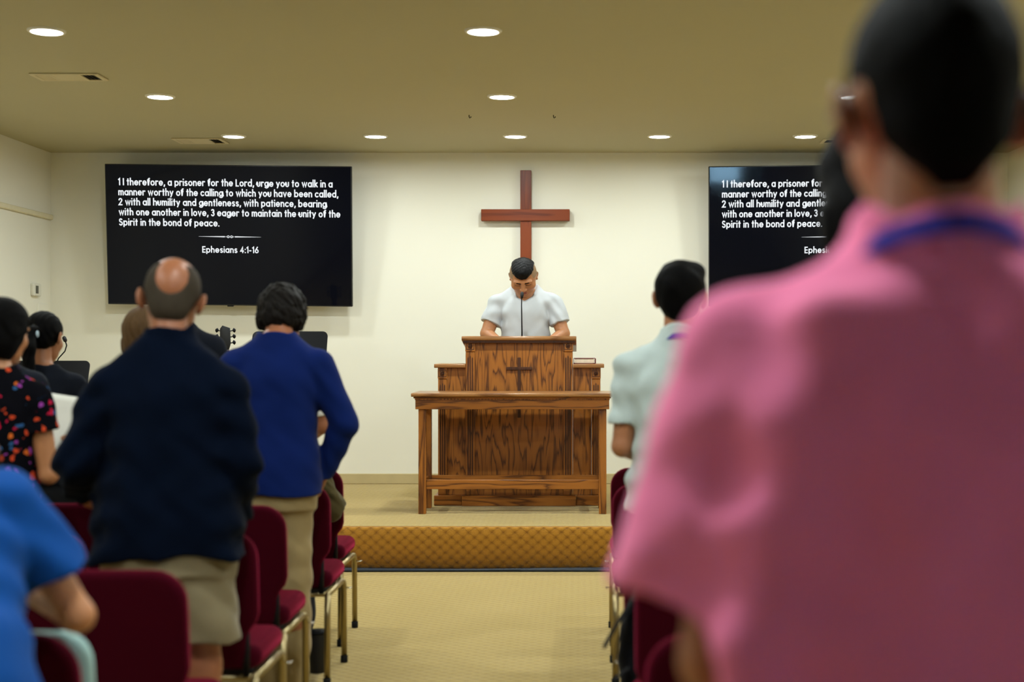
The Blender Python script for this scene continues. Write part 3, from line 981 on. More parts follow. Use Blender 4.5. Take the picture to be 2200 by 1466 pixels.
# ------------------------------------------------------------------ people: one smooth surface per body from blended volumes
class Vol:
    """blended volumes on a grid, turned into a closed surface"""
    def __init__(self, far=0.07):
        self.p = []
        self.far = far

    def add(self, fn, lo, hi, k=0.02, op='u'):
        self.p.append((fn, np.array(lo, float), np.array(hi, float), k, op))
        return self

    def cone(self, a, b, ra, rb, k=0.02, op='u', cut=None, flat=1.0):
        a = np.array(a, float); b = np.array(b, float)
        d = b - a
        L2 = max(1e-9, d @ d)
        u = d / math.sqrt(L2)

        def fn(X, Y, Z):
            t = np.clip(((X - a[0]) * d[0] + (Y - a[1]) * d[1] + (Z - a[2]) * d[2]) / L2, 0, 1)
            r = np.sqrt((X - a[0] - t * d[0]) ** 2 + (Y - a[1] - t * d[1]) ** 2 + (Z - a[2] - t * d[2]) ** 2) - (ra + (rb - ra) * t)
            if cut == 'b':
                r = np.maximum(r, (X - b[0]) * u[0] + (Y - b[1]) * u[1] + (Z - b[2]) * u[2])
            return r
        m = max(ra, rb)
        return self.add(fn, np.minimum(a, b) - m, np.maximum(a, b) + m, k, op)

    def ell(self, c, r, k=0.02, op='u', rot=None):
        c = np.array(c, float); r = np.array(r, float)
        Q = None if rot is None else np.array(rot)

        def fn(X, Y, Z):
            x, y, z = X - c[0], Y - c[1], Z - c[2]
            if Q is not None:
                x, y, z = Q[0, 0] * x + Q[1, 0] * y + Q[2, 0] * z, Q[0, 1] * x + Q[1, 1] * y + Q[2, 1] * z, Q[0, 2] * x + Q[1, 2] * y + Q[2, 2] * z
            k0 = np.sqrt((x / r[0]) ** 2 + (y / r[1]) ** 2 + (z / r[2]) ** 2)
            k1 = np.sqrt((x / r[0] ** 2) ** 2 + (y / r[1] ** 2) ** 2 + (z / r[2] ** 2) ** 2)
            return k0 * (k0 - 1) / np.maximum(k1, 1e-6)
        m = r.max() if Q is not None else r
        return self.add(fn, c - m, c + m, k, op)

    def loft(self, rows, k=0.03, op='u', n=2.3):
        """rows (z, cx, cy, half width, half depth)"""
        A = np.array(rows, float)
        zd = np.linspace(A[0, 0], A[-1, 0], 120)       # rounded, not kinked, between the rows
        w = max(2, int(.055 / (zd[1] - zd[0])))
        ker = np.hanning(2 * w + 3)[1:-1]
        ker /= ker.sum()
        cols = [zd]
        for i in range(1, 5):
            c = np.interp(zd, A[:, 0], A[:, i])
            c = np.concatenate([2 * c[0] - c[w:0:-1], c, 2 * c[-1] - c[-2:-w - 2:-1]])
            cols.append(np.convolve(c, ker, 'valid'))
        A = np.stack(cols, 1)
        z = A[:, 0]

        def fn(X, Y, Z):
            zz = np.clip(Z, z[0], z[-1])
            cx, cy, a, b = (np.interp(zz, z, A[:, i]) for i in (1, 2, 3, 4))
            q = (np.abs((X - cx) / a) ** n + np.abs((Y - cy) / b) ** n) ** (1 / n)
            d = (q - 1) * np.minimum(a, b)
            return np.maximum(d, np.maximum(z[0] - Z, Z - z[-1]))
        lo = (np.min(A[:, 1] - A[:, 3]), np.min(A[:, 2] - A[:, 4]), z[0])
        hi = (np.max(A[:, 1] + A[:, 3]), np.max(A[:, 2] + A[:, 4]), z[-1])
        return self.add(fn, lo, hi, k, op)

    def field(self, fn, lo, hi, op='cut', k=0.0):
        return self.add(fn, lo, hi, k, op)

    def mesh(self, h, lo=None, hi=None, disp=None):
        pos = [q for q in self.p if q[4] == 'u']
        L = np.min([q[1] for q in pos], axis=0) - 0.03 if lo is None else np.array(lo, float)
        H = np.max([q[2] for q in pos], axis=0) + 0.03 if hi is None else np.array(hi, float)
        n = np.maximum(4, np.ceil((H - L) / h).astype(int) + 1)
        ax = [(L[i] + h * np.arange(n[i])).astype(np.float32) for i in range(3)]
        F = np.full(n, self.far, np.float32)
        for fn, a, b, k, op in self.p:
            mg = self.far + k
            i0 = np.maximum(0, np.floor((a - mg - L) / h).astype(int))
            i1 = np.minimum(n, np.ceil((b + mg - L) / h).astype(int) + 1)
            if np.any(i1 <= i0):
                continue
            sl = tuple(slice(i0[i], i1[i]) for i in range(3))
            X = ax[0][sl[0]][:, None, None]; Y = ax[1][sl[1]][None, :, None]; Z = ax[2][sl[2]][None, None, :]
            d = np.asarray(fn(X, Y, Z), np.float32)
            d = np.broadcast_to(d, F[sl].shape)
            f = F[sl]
            if op == 'u':
                q = np.maximum(k - np.abs(f - d), 0) / max(k, 1e-6)
                F[sl] = np.minimum(f, d) - q * q * k * 0.25
            elif op == 's':
                d = -d
                q = np.maximum(k - np.abs(f - d), 0) / max(k, 1e-6)
                F[sl] = np.maximum(f, d) + q * q * k * 0.25
            else:
                F[sl] = np.maximum(f, d)
        if disp is not None:
            F = F + np.asarray(disp(ax[0][:, None, None], ax[1][None, :, None], ax[2][None, None, :]), np.float32)
        F[0], F[-1] = abs(F[0]), abs(F[-1])
        F[:, 0], F[:, -1] = abs(F[:, 0]), abs(F[:, -1])
        F[:, :, 0], F[:, :, -1] = abs(F[:, :, 0]), abs(F[:, :, -1])
        return surface(F, L, h)


OFF = np.array([(i & 1, i >> 1 & 1, i >> 2 & 1) for i in range(8)])
EDG = [(a, b) for a in range(8) for b in range(a + 1, 8) if bin(a ^ b).count('1') == 1]


def surface(F, L, h):
    s = F < 0
    cnt = sum(s[o[0]:s.shape[0] - 1 + o[0], o[1]:s.shape[1] - 1 + o[1], o[2]:s.shape[2] - 1 + o[2]].astype(np.int8) for o in OFF)
    act = (cnt > 0) & (cnt < 8)
    idx = np.argwhere(act)
    V = np.stack([F[tuple((idx + o).T)] for o in OFF], 1)
    acc = np.zeros((len(idx), 3)); num = np.zeros(len(idx))
    for a, b in EDG:
        m = (V[:, a] < 0) != (V[:, b] < 0)
        t = V[:, a] / np.where(m, V[:, a] - V[:, b], 1)
        p = OFF[a] + t[:, None] * (OFF[b] - OFF[a])
        acc += np.where(m[:, None], p, 0)
        num += m
    verts = L + (idx + acc / num[:, None]) * h
    vid = np.full(act.shape, -1, np.int64)
    vid[act] = np.arange(len(idx))
    faces = []
    for axis in range(3):
        u, w = [(1, 2), (2, 0), (0, 1)][axis]
        a = [slice(None)] * 3; b = [slice(None)] * 3
        a[axis] = slice(0, -1); b[axis] = slice(1, None)
        for q in (u, w):
            a[q] = slice(1, -1); b[q] = slice(1, -1)
        sa, sb = s[tuple(a)], s[tuple(b)]
        for sel, flip in ((sa & ~sb, False), (~sa & sb, True)):
            e = np.argwhere(sel)
            if not len(e):
                continue
            e[:, u] += 1
            e[:, w] += 1
            quad = []
            for du, dw in ((-1, -1), (0, -1), (0, 0), (-1, 0)):
                c = e.copy()
                c[:, u] += du
                c[:, w] += dw
                quad.append(vid[tuple(c.T)])
            quad = np.stack(quad, 1)
            faces.append(quad[:, ::-1] if flip else quad)
    return verts, np.concatenate(faces) if faces else np.zeros((0, 4), int)


def keep_faces(v, f, mask):
    f = f[mask]
    used = np.unique(f)
    re = np.full(len(v), -1)
    re[used] = np.arange(len(used))
    return v[used], re[f]


def to_obj(name, parts, m, parent=None, mats=None, zone=None):
    vs, fs, base = [], [], 0
    for v, f in parts:
        vs.append(v); fs.append(f + base); base += len(v)
    v = np.concatenate(vs); f = np.concatenate(fs)
    me = bpy.data.meshes.new(name)
    me.from_pydata(v.tolist(), [], f.tolist())
    o = finish(name, me, m, parent, True)
    if zone is not None:
        c = v[f].mean(1)
        me.polygons.foreach_set('material_index', zone(c).astype(np.int32))
    me.update()
    return o


def rx(a): a = R(a); return np.array([[1, 0, 0], [0, math.cos(a), -math.sin(a)], [0, math.sin(a), math.cos(a)]])
def ry(a): a = R(a); return np.array([[math.cos(a), 0, math.sin(a)], [0, 1, 0], [-math.sin(a), 0, math.cos(a)]])
def rz(a): a = R(a); return np.array([[math.cos(a), -math.sin(a), 0], [math.sin(a), math.cos(a), 0], [0, 0, 1]])


def head_volume(fat=0.0, ears=True, ear=.086):
    """head in its own frame: x right, y face, z up, origin between the ears"""
    V = Vol(0.05)
    V.ell((0, -.012, .030), (.076 + fat * .5, .096, .088), .01)
    V.ell((0, .028, -.030), (.062 + fat, .064, .084), .03)
    V.ell((0, .042, -.086), (.044 + fat, .044, .034), .03)
    V.ell((0, .078, -.104), (.020 + fat * .4, .016, .015), .02)
    for s in (-1, 1):
        V.ell((s * .040, .060, -.034), (.024 + fat * .7, .024, .024), .025)
        V.ell((s * .030, .082, .022), (.026, .013, .009), .016)
        V.ell((s * .031, .103, .000), (.018, .014, .010), .012, 's')
        V.ell((s * .031, .081, .000), (.0145, .0125, .0115), .006)
    V.cone((0, .090, .010), (0, .108, -.034), .0085, .0125, .014)
    V.ell((0, .112, -.036), (.012, .010, .009), .008)
    for s in (-1, 1):
        V.ell((s * .0135, .100, -.040), (.0085, .010, .0075), .006)
        V.ell((s * .007, .106, -.0475), (.0035, .005, .004), .003, 's')
    V.ell((0, .090, -.066), (.022, .011, .0065), .008)
    V.ell((0, .088, -.079), (.019, .011, .0070), .008)
    V.ell((0, .101, -.0722), (.021, .006, .0015), .003, 's')
    if ears:
        for s in (-1, 1):
            q = rz(s * 30) @ ry(s * 8)
            V.ell((s * ear, -.012, -.006), (.0075, .019, .032), .008, rot=q)
            V.ell((s * (ear + .0075), -.004, -.004), (.0045, .010, .018), .006, 's', rot=q)
            V.ell((s * .078, -.004, -.030), (.007, .008, .010), .006)
    return V


def noise3(X, Y, Z, s, seed=0.0):
    a = np.sin(s * (X * 1.1 + Z * .37) + 1.7 * np.sin(s * (.53 * Y + .71 * Z) + seed) + seed)
    b = np.sin(s * (Y * 1.3 - X * .41) + 1.9 * np.sin(s * (.61 * Z + .45 * X) + 2 * seed) + 1.3)
    c = np.sin(s * (Z * .9 + Y * .52) + 1.6 * np.sin(s * (.67 * X - .38 * Y) + 3 * seed) + 2.1)
    return (a + b + c) / 3


def hair_volume(style):
    V = Vol(0.06)
    cran = lambda i, k=.004, op='u': V.ell((0, -.012, .030), (.076 + i, .096 + i, .088 + i), k, op)
    lo, hi = (-.2, -.2, -.3), (.2, .2, .2)
    disp = None
    if style == 'crop':            # short black hair, tapering to a point at the nape
        V.ell((0, -.012, .034), (.080, .107, .098), .004)
        V.ell((0, -.050, -.030), (.060, .056, .062), .02)
        def cut(X, Y, Z):
            front = (.062 + (Y - .085) * .9) - Z
            back = -.088 + 1.05 * np.maximum(0, np.abs(X) - .012) - Z
            ear = np.where(Y < -.042, back, np.maximum(front, .022 - Z))
            return np.where(Y > .022, np.maximum(front, -.005 - Z), ear)
        V.field(cut, lo, hi)
        disp = lambda X, Y, Z: .0012 * noise3(X, Y, Z, 150)
    elif style == 'quiff':         # black, short at the neck, fuller on top towards one side
        cran(.015)
        V.ell((.030, .010, .085), (.062, .070, .045), .02)
        V.ell((0, -.050, -.030), (.060, .058, .062), .02)
        def cut(X, Y, Z):
            front = (.066 + (Y - .085) * .9) - Z
            back = -.086 + .7 * np.maximum(0, np.abs(X) - .025) - Z
            return np.where(Y > .0, np.maximum(front, .0 - Z), np.where(Y < -.035, back, np.maximum(front, -.015 - Z)))
        V.field(cut, lo, hi)
        disp = lambda X, Y, Z: .003 * noise3(X, Y, Z, 70, 1.0)
    elif style == 'fringe':        # cropped grey ring round a bald crown
        cran(.0035)
        V.ell((0, -.050, -.030), (.058, .050, .060), .02)
        V.ell((0, .020, .125), (.073, .115, .078), .01, 's')
        V.ell((0, -.090, .045), (.042, .060, .055), .01, 's')
        def cut(X, Y, Z):
            return np.where(Y > -.02, np.maximum(Y - .035, -.002 - Z), -.080 + .5 * np.maximum(0, np.abs(X) - .03) - Z)
        V.field(cut, lo, hi)
    elif style == 'curly':
        cran(.020)
        V.ell((0, -.058, -.028), (.070, .056, .062), .02)
        for s in (-1, 1):
            V.ell((s * .070, -.012, -.012), (.022, .040, .046), .02)
        def cut(X, Y, Z):
            return np.where(Y > .02, (.055 + (Y - .085) * .5) - Z, -.084 - Z)
        V.field(cut, lo, hi)
        disp = lambda X, Y, Z: .0065 * noise3(X, Y, Z, 125, .6) + .003 * noise3(X, Y, Z, 260, 2.)
    elif style in ('bob', 'brownbob'):
        i = .022
        cran(i)
        d = -.115 if style == 'bob' else -.135
        V.ell((0, -.040, -.045), (.094, .078, .095), .03)
        def cut(X, Y, Z):
            side = np.maximum(Y - .035, d + (.012 * np.sin(X * 160) if style == 'brownbob' else 0) - Z)
            return np.where(Z > .05, .07 - .06 + (Y - .09) * .9 - Z + .045, side)
        V.field(cut, lo, hi)
        disp = lambda X, Y, Z: .0025 * np.sin(X * 190 + 3 * np.sin(Z * 30)) * (Z < .06)
    elif style in ('long', 'longdark'):
        cran(.020)
        V.ell((0, -.040, -.045), (.092, .075, .095), .03)
        V.cone((-.045, -.075, -.05), (-.060, -.085, -.30), .055, .035, .03)
        V.cone((.045, -.075, -.05), (.065, -.085, -.30), .055, .035, .03)
        V.cone((0, -.085, -.05), (0, -.100, -.30), .055, .040, .03)
        V.field(lambda X, Y, Z: np.where(Z > .05, .055 + (Y - .09) * .9 - Z, Y - .03), lo, hi)
        disp = lambda X, Y, Z: .003 * np.sin(X * 170 + 3 * np.sin(Z * 22))
    elif style == 'ponytail':
        cran(.010)
        V.ell((0, -.055, -.025), (.058, .050, .055), .02)
        V.ell((.004, -.118, .018), (.024, .024, .022), .02)
        V.cone((.004, -.132, .010), (.004, -.165, -.07), .022, .034, .02)
        V.cone((.004, -.165, -.07), (.010, -.150, -.20), .034, .026, .02)
        V.cone((.010, -.150, -.20), (.016, -.135, -.29), .026, .010, .02)
        def cut(X, Y, Z):
            return np.where(Y > .0, np.maximum((.060 + (Y - .085) * .75) - Z, .0 - Z), np.where(Y > -.10, -.065 - Z + .4 * np.maximum(0, -.02 - Y) * 0, -.4 - Z))
        V.field(cut, lo, hi)
        disp = lambda X, Y, Z: .0012 * np.sin(X * 260 + 4 * np.sin(Z * 25))
    elif style == 'fade':          # black on top with a pointed front, shaved sides
        cran(.011)
        V.ell((0, .040, .085), (.048, .052, .038), .02)
        def cut(X, Y, Z):
            side = np.abs(X) - .066
            front = .047 + 11.0 * np.abs(X) ** 2 + (Y - .085) * .25 - Z
            return np.maximum(side, np.where(Y > .02, front, np.where(Y < -.05, -.01 - Z, .035 - Z)))
        V.field(cut, lo, hi)
        disp = lambda X, Y, Z: .0022 * noise3(X, Y, Z, 190, .4)
    return V, disp


HAIR_MAT = dict(crop='hair_black', quiff='hair_black', fringe='hair_grey', curly='hair_dark', bob='hair_black', brownbob='hair_brown',
                long='hair_brown', longdark='hair_black', ponytail='hair_black', fade='hair_salt')


def hand_volume(V, w, d, nrm, curl=35.0, side=1, spread=1.0):
    """palm at wrist w, pointing along d, back of the hand along nrm; five separate fingers"""
    d = np.array(d, float); d /= np.linalg.norm(d)
    n = np.array(nrm, float); n -= d * (n @ d); n /= np.linalg.norm(n)
    x = np.cross(d, n) * side                          # towards the thumb
    w = np.array(w, float)
    P = lambda a, b, c: w + d * a + x * b + n * c
    V.cone(P(0, .008, 0), P(.075, .016, 0), .021, .015, .012)
    V.cone(P(0, -.008, 0), P(.070, -.020, 0), .020, .013, .012)
    V.cone(P(.02, 0, 0), P(.080, -.002, 0), .020, .014, .012)
    for i, (b, l) in enumerate(((.027, .072), (.009, .082), (-.009, .077), (-.026, .062))):
        base = P(.088 - .006 * abs(i - 1), b, 0)
        a = R(curl * (.8 + .1 * i))
        sp = b * 1.6 * spread
        d1 = d * math.cos(a) - n * math.sin(a) + x * sp
        d2 = d * math.cos(2.0 * a) - n * math.sin(2.0 * a) + x * sp * .6
        m = base + d1 * l * .55
        V.cone(P(.070, b * .9, 0), base, .0095, .0090, .006)
        V.cone(base, m, .0088, .0078, .003)
        V.cone(m, m + d2 * l * .48, .0078, .0062, .003)
    t0 = P(.018, .022, -.006)
    t1 = P(.050, .046, -.018)
    t2 = P(.078, .046, -.032)
    V.cone(t0, t1, .014, .0105, .008)
    V.cone(t1, t2, .0100, .0075, .003)


ARM_DOWN = dict(sh=(.172, -.008, 1.378), el=(.235, -.03, 1.115), wr=(.215, .10, .885), hd=(-.1, .35, -1), hn=(1, .2, 0))
ARM_FRONT = dict(sh=(.172, -.008, 1.378), el=(.235, .0, 1.115), wr=(.08, .23, 1.02), hd=(-.8, .5, -.1), hn=(0, .6, 1))
ARM_SLIM = dict(sh=(.168, -.008, 1.378), el=(.205, .02, 1.115), wr=(.08, .21, 1.02), hd=(-.8, .5, -.1), hn=(0, .6, 1))


def person(label, x, y, H=1.75, z=0.0, yaw=0.0, tilt=(0, 0, 0), head_off=(0, 0, 0), head_scale=1.0, head_fat=0.0, wide=1.0, deep=1.0, arms=None,
           skin='skin_tan', hair='crop', top=None, bottom=None, group='people standing to pray', voxel=.011, head_voxel=.006, female=False,
           spine=None, hair_voxel=.006, extra_top=None, collar=None, shoulder_drop=0.0, curl=35, fine_hands=False, face=False, short_body=False, ears=True, bend=None, armfat=1.0, stance=1.0, head_wide=1.0):
    """a standing figure facing +y, modelled at 1.75 m and scaled to H"""
    k = H / 1.75
    spine = spine or (lambda zz: 0.0)                  # forward shift of the trunk with height
    S = lambda p: np.array((p[0], p[1] + spine(p[2]), p[2]))
    arms = arms or (ARM_DOWN, ARM_DOWN)
    A = []
    for s, a in zip((-1, 1), arms):
        q = {n: np.array((s * a[n][0], a[n][1], a[n][2]), float) for n in a}
        q['sh'] = S(q['sh']) if spine(1.4) else q['sh']
        q['sh'][2] -= shoulder_drop
        A.append(q)
    neck = S((0, -.018, 1.465))
    Rm = rz(tilt[2]) @ rx(-tilt[0]) @ ry(tilt[1])
    hc = neck + Rm @ np.array((0, .022, .168)) + np.array(head_off)
    hs = head_scale * (1.0 if not female else .97) * np.array((head_wide, 1.0, 1.0))

    def pose(v):
        """bend the trunk at the hips: (forward, sideways) in degrees about a pivot height"""
        if bend is None:
            return v
        th, ph, zp, z1 = bend
        t = np.clip((v[:, 2] - zp + .06) / (z1 - zp + .06), 0, 1)
        t = t * t * (3 - 2 * t)
        a, b = R(th) * t, R(ph) * t
        x, y, z = v[:, 0], v[:, 1], v[:, 2] - zp
        y, z = y * np.cos(a) + z * np.sin(a), -y * np.sin(a) + z * np.cos(a)
        x, z = x * np.cos(b) + z * np.sin(b), -x * np.sin(b) + z * np.cos(b)
        return np.stack([x, y, z + zp], 1)

    # ---- body
    B = Vol()
    fw = .93 if female else 1.0
    rows = [(.80, .10, .085), (.88, .150, .100), (.95, .155, .105), (1.06, .130, .088), (1.20, .142, .095), (1.32, .155, .098), (1.41, .130, .080), (1.465, .062, .056)]
    B.loft([(zz, 0, spine(zz) - .008, a * wide * fw, b * deep) for zz, a, b in rows], .03)
    B.cone(neck + np.array((0, 0, -.03)), hc + Rm @ np.array((0, -.022, -.05)), .058 * (.9 if female else 1.0) + head_fat * .6, .054 * (.9 if female else 1) + head_fat * .6, .03)
    for s, q in zip((-1, 1), A):
        B.cone(neck + np.array((s * .03, 0, -.01)), q['sh'] + np.array((-s * .02, 0, .005)), .040, .046, .04)
        B.cone(q['sh'], q['el'], .047 * armfat, .036 * armfat, .03)
        B.cone(q['el'], q['wr'], .037 * armfat, .025 + .006 * (armfat - 1), .015)
        hand = Vol()
        if not fine_hands:
            hand_volume(B, q['wr'], q['hd'], q['hn'], curl, -s)
        for zz in (0,):
            s_ = s * stance
            hip, knee, ank = np.array((s_ * .085, 0 + spine(.9), .86)), np.array((s_ * .098, .012, .49)), np.array((s_ * .10, -.025, .085))
            B.cone(hip, knee, .078, .053, .04)
            B.cone(knee, ank + np.array((0, 0, .22)), .054, .056, .03)
            B.cone(ank + np.array((0, 0, .24)), ank, .055, .034, .03)
            B.cone(ank + np.array((0, -.01, -.035)), ank + np.array((s_ * .02, .15, -.048)), .040, .030, .03)
    parts = [B.mesh(voxel)]
    # head, in finer cells, carried on the neck
    HV = head_volume(head_fat, hair not in ('bob', 'brownbob', 'long', 'longdark', 'curly'), .086 if head_wide == 1 else .0775)
    v, f = HV.mesh(head_voxel)
    lips = v[f].mean(1)
    v = (v * hs) @ Rm.T + hc
    parts.append((v, f))
    if fine_hands:
        for s, q in zip((-1, 1), A):
            Hn = Vol(.04)
            hand_volume(Hn, q['wr'], q['hd'], q['hn'], curl, -s)
            parts.append(Hn.mesh(.0035))

    def zone(c):
        m = np.zeros(len(c))
        h = ((c - hc) @ Rm) / hs
        X, Y, Z = h[:, 0], h[:, 1], h[:, 2]
        near = (Y > .02) & (np.abs(X) < .06)
        m[near & (Y > .088) & (((X / .023) ** 2 + ((Z + .072) / .0115) ** 2) < 1)] = 1
        e = np.abs(np.abs(X) - .031)
        m[near & (Y > .07) & (e < .0165) & (np.abs(Z + .0065 - .25 * (e / .0165) ** 2 * .006) < .0032)] = 2
        if hair in ('fade', 'fringe'):
            m[(Z > .012 + .25 * np.maximum(Y, 0)) & (np.abs(X) > .045) & (Y < .055) & (Y > -.12) & (c[:, 2] > 1.3)] = 3 if hair == 'fade' else 0
        return m
    zones = np.concatenate([zone(p[0][p[1]].mean(1)) for p in parts])
    body = to_obj('person', [(pose(p[0] * k), p[1]) for p in parts], [skin, 'lips', 'eye_line', 'scalp'], None, zone=lambda c: zones)
    tag(body, label, 'person', group)
    body.location = (x, y, z)
    body.rotation_euler = (0, 0, R(yaw))

    # ---- hair, brows
    if hair:
        HR, disp = hair_volume(hair)
        v, f = HR.mesh(hair_voxel, disp=disp)
        v = pose(((v * hs) @ Rm.T + hc) * k)
        to_obj('hair', [(v, f)], HAIR_MAT[hair], body)
    bw = Vol(.03)
    for s in (-1, 1):
        bw.cone((s * .014, .0955, .014), (s * .034, .0935, .0205), .0042, .0042, .003)
        bw.cone((s * .034, .0935, .0205), (s * .050, .079, .017), .0040, .0022, .003)
    v, f = bw.mesh(.003)
    to_obj('eyebrows', [(pose(((v * hs) @ Rm.T + hc) * k), f)], HAIR_MAT.get(hair, 'hair_black') if hair not in ('fade',) else 'hair_black', body)

    # ---- top
    t = dict(mat='dark_top', sleeve='short', hem=.86, w=.022, d=.028, neck=1.478, amp=.004, name='shirt', arm=.014, sl=.62, flare=.0, seed=1.0, waist=0.0, vox=voxel, front=.0)
    t.update(top or {})
    C = Vol()
    w0, d0 = t['w'], t['d']
    trows = [(t['hem'], .160 + w0 + t['waist'], .112 + d0), (.98, .160 + w0 + t['waist'] * .8, .112 + d0), (1.08, .145 + w0 + t['waist'] * .6, .100 + d0), (1.20, .148 + w0, .100 + d0),
             (1.32, .158 + w0, .102 + d0), (1.41, .135 + w0 * .8, .084 + d0 * .6), (1.47, .070 + .006, .062 + .008), (1.54, .066, .062)]
    C.loft([(zz, 0, spine(zz) - .008, a * wide * fw, b * deep) for zz, a, b in trows], .035)
    C.cone(neck + np.array((0, 0, -.03)), neck + np.array((0, .012, .07)), .070, .066, .02)
    for s, q in zip((-1, 1), A):
        C.cone(neck + np.array((s * .035, 0, -.012)), q['sh'] + np.array((-s * .02, 0, .004)), .046, .054 + w0 * .3, .04)
        ar = t['arm']
        if t['sleeve'] == 'long':
            C.cone(q['sh'], q['el'], .046 + ar, .040 + ar, .025)
            end = q['el'] + (q['wr'] - q['el']) * .97
            C.cone(q['el'], end, .040 + ar, .028 + ar * .8, .015, cut='b')
        else:
            end = q['sh'] + (q['el'] - q['sh']) * t['sl']
            C.cone(q['sh'], end, .046 + ar, .044 + ar + t['flare'], t.get('blend', .022), cut='b')
            dr = (q['el'] - q['sh']) / np.linalg.norm(q['el'] - q['sh'])
            if t['flare'] > .0095:
                C.cone(end - dr * .06, end + dr * .06, .036 + ar * .5, .038 + ar + t['flare'], .004, 's')
    if extra_top:
        extra_top(C, A, neck)
    nz, hz = t['neck'], t['hem']
    slope = t.get('slope', -.42)
    ncut = lambda X, Y, Z: np.where((np.abs(X) < .115), Z - (nz + slope * (Y - neck[1] + .02) + 1.3 * np.maximum(0, np.abs(X) - .052) - t.get('vneck', 0) * np.maximum(0, .05 - np.abs(X)) * (Y > neck[1])), -1)
    C.field(ncut, (-.3, -.4, 1.3), (.3, .6, 1.7))
    if not t.get('nohem'):
        C.field(lambda X, Y, Z: np.where(np.abs(X) < .19 * wide + w0, hz + .015 + .012 * np.sin(X * 9 + t['seed']) - Z, -1), (-.5, -.5, .3), (.5, .6, hz + .1))
    sd, am = t['seed'], t['amp']
    disp = lambda X, Y, Z: am * (noise3(X, Y, Z * .45, 26, sd) + .5 * noise3(X, Y, Z, 47, sd + 1)) + am * .6 * np.sin((Z * 60 + X * 38 * np.sign(X)) + 3 * np.sin(X * 14 + sd)) * np.clip((np.abs(X) - .10) / .08, 0, 1)
    v, f = C.mesh(t['vox'], disp=disp)
    to_obj(t['name'], [(pose(v * k), f)], t['mat'], body)

    # ---- trousers or shorts
    b = dict(mat='dark_trousers', name='trousers', hem=.05, ease=.012, seed=2.0, amp=.004, vox=voxel, rise=.0)
    b.update(bottom or {})
    D = Vol()
    e = b['ease']
    D.loft([(.78, 0, spine(.8) - .005, .150 * wide * fw + e, .108 * deep + e), (.88, 0, spine(.88) - .008, .158 * wide * fw + e, .112 * deep + e), (.97, 0, spine(.95) - .008, .155 * wide * fw + e, .108 * deep + e), (1.02 + b['rise'], 0, spine(1.0) - .008, .142 * wide * fw + e, .100 * deep + e)], .03)
    for s in (-1, 1):
        s_ = s * stance
        hip, knee, ank = np.array((s_ * .085, spine(.9), .84)), np.array((s_ * .100, .010, .49)), np.array((s_ * .10, -.025, .06))
        shorts = b['hem'] > .2
        D.cone(hip, knee, .086 + e, .070 + e * (2.2 if shorts else 1), .04)
        if not shorts:
            D.cone(knee, ank + np.array((0, 0, .16)), .068 + e, .066 + e, .03)
            D.cone(ank + np.array((0, 0, .16)), ank, .066 + e, .054 + e, .03)
    D.field(lambda X, Y, Z: b['hem'] - Z, (-.5, -.5, -.2), (.5, .5, b['hem'] + .1))
    bd, ba = b['seed'], b['amp']
    v, f = D.mesh(b['vox'], disp=lambda X, Y, Z: ba * (noise3(X, Y, Z, 28, bd) + .6 * noise3(X, Y, Z, 55, bd)))
    to_obj(b['name'], [(pose(v * k), f)], b['mat'], body)

    # ---- shoes
    for s in (-1, 1):
        Q = Vol(.05)
        s *= stance
        Q.cone((s * .10, -.04, .055), (s * .115, .09, .045), .045, .043, .03)
        Q.cone((s * .115, .09, .040), (s * .124, .155, .036), .043, .034, .03)
        Q.cone((s * .10, -.03, .06), (s * .10, -.028, .105), .044, .046, .02)
        Q.field(lambda X, Y, Z: .001 - Z, (-.3, -.3, -.2), (.3, .4, .1))
        v, f = Q.mesh(.010)
        to_obj('shoe', [(v * k, f)], 'shoe', body)
    body['head'] = [float(c) for c in pose((hc * k)[None])[0]]
    return body, dict(hc=hc, Rm=Rm, hs=hs, k=k, neck=neck, A=A)


def ribbon(name, pts, ups, width, thick, m, parent):
    """flat band along pts with its width along ups"""
    mb = MB()
    P = [Vector(p) for p in pts]
    rings = []
    for i, p in enumerate(P):
        d = (P[min(i + 1, len(P) - 1)] - P[max(i - 1, 0)]).normalized()
        u = Vector(ups[i])
        u = (u - d * u.dot(d)).normalized()
        n = d.cross(u)
        rings.append([p + u * width / 2 + n * thick / 2, p + u * width / 2 - n * thick / 2, p - u * width / 2 - n * thick / 2, p - u * width / 2 + n * thick / 2])
    v = [q for r in rings for q in r]
    f = []
    for i in range(len(P) - 1):
        for j in range(4):
            a, b = i * 4 + j, i * 4 + (j + 1) % 4
            f.append((a, b, b + 4, a + 4))
    f += [(3, 2, 1, 0), tuple(range(len(v) - 4, len(v)))]
    mb.add(v, f, False)
    return mb.build(name, m, parent, recalc=True)


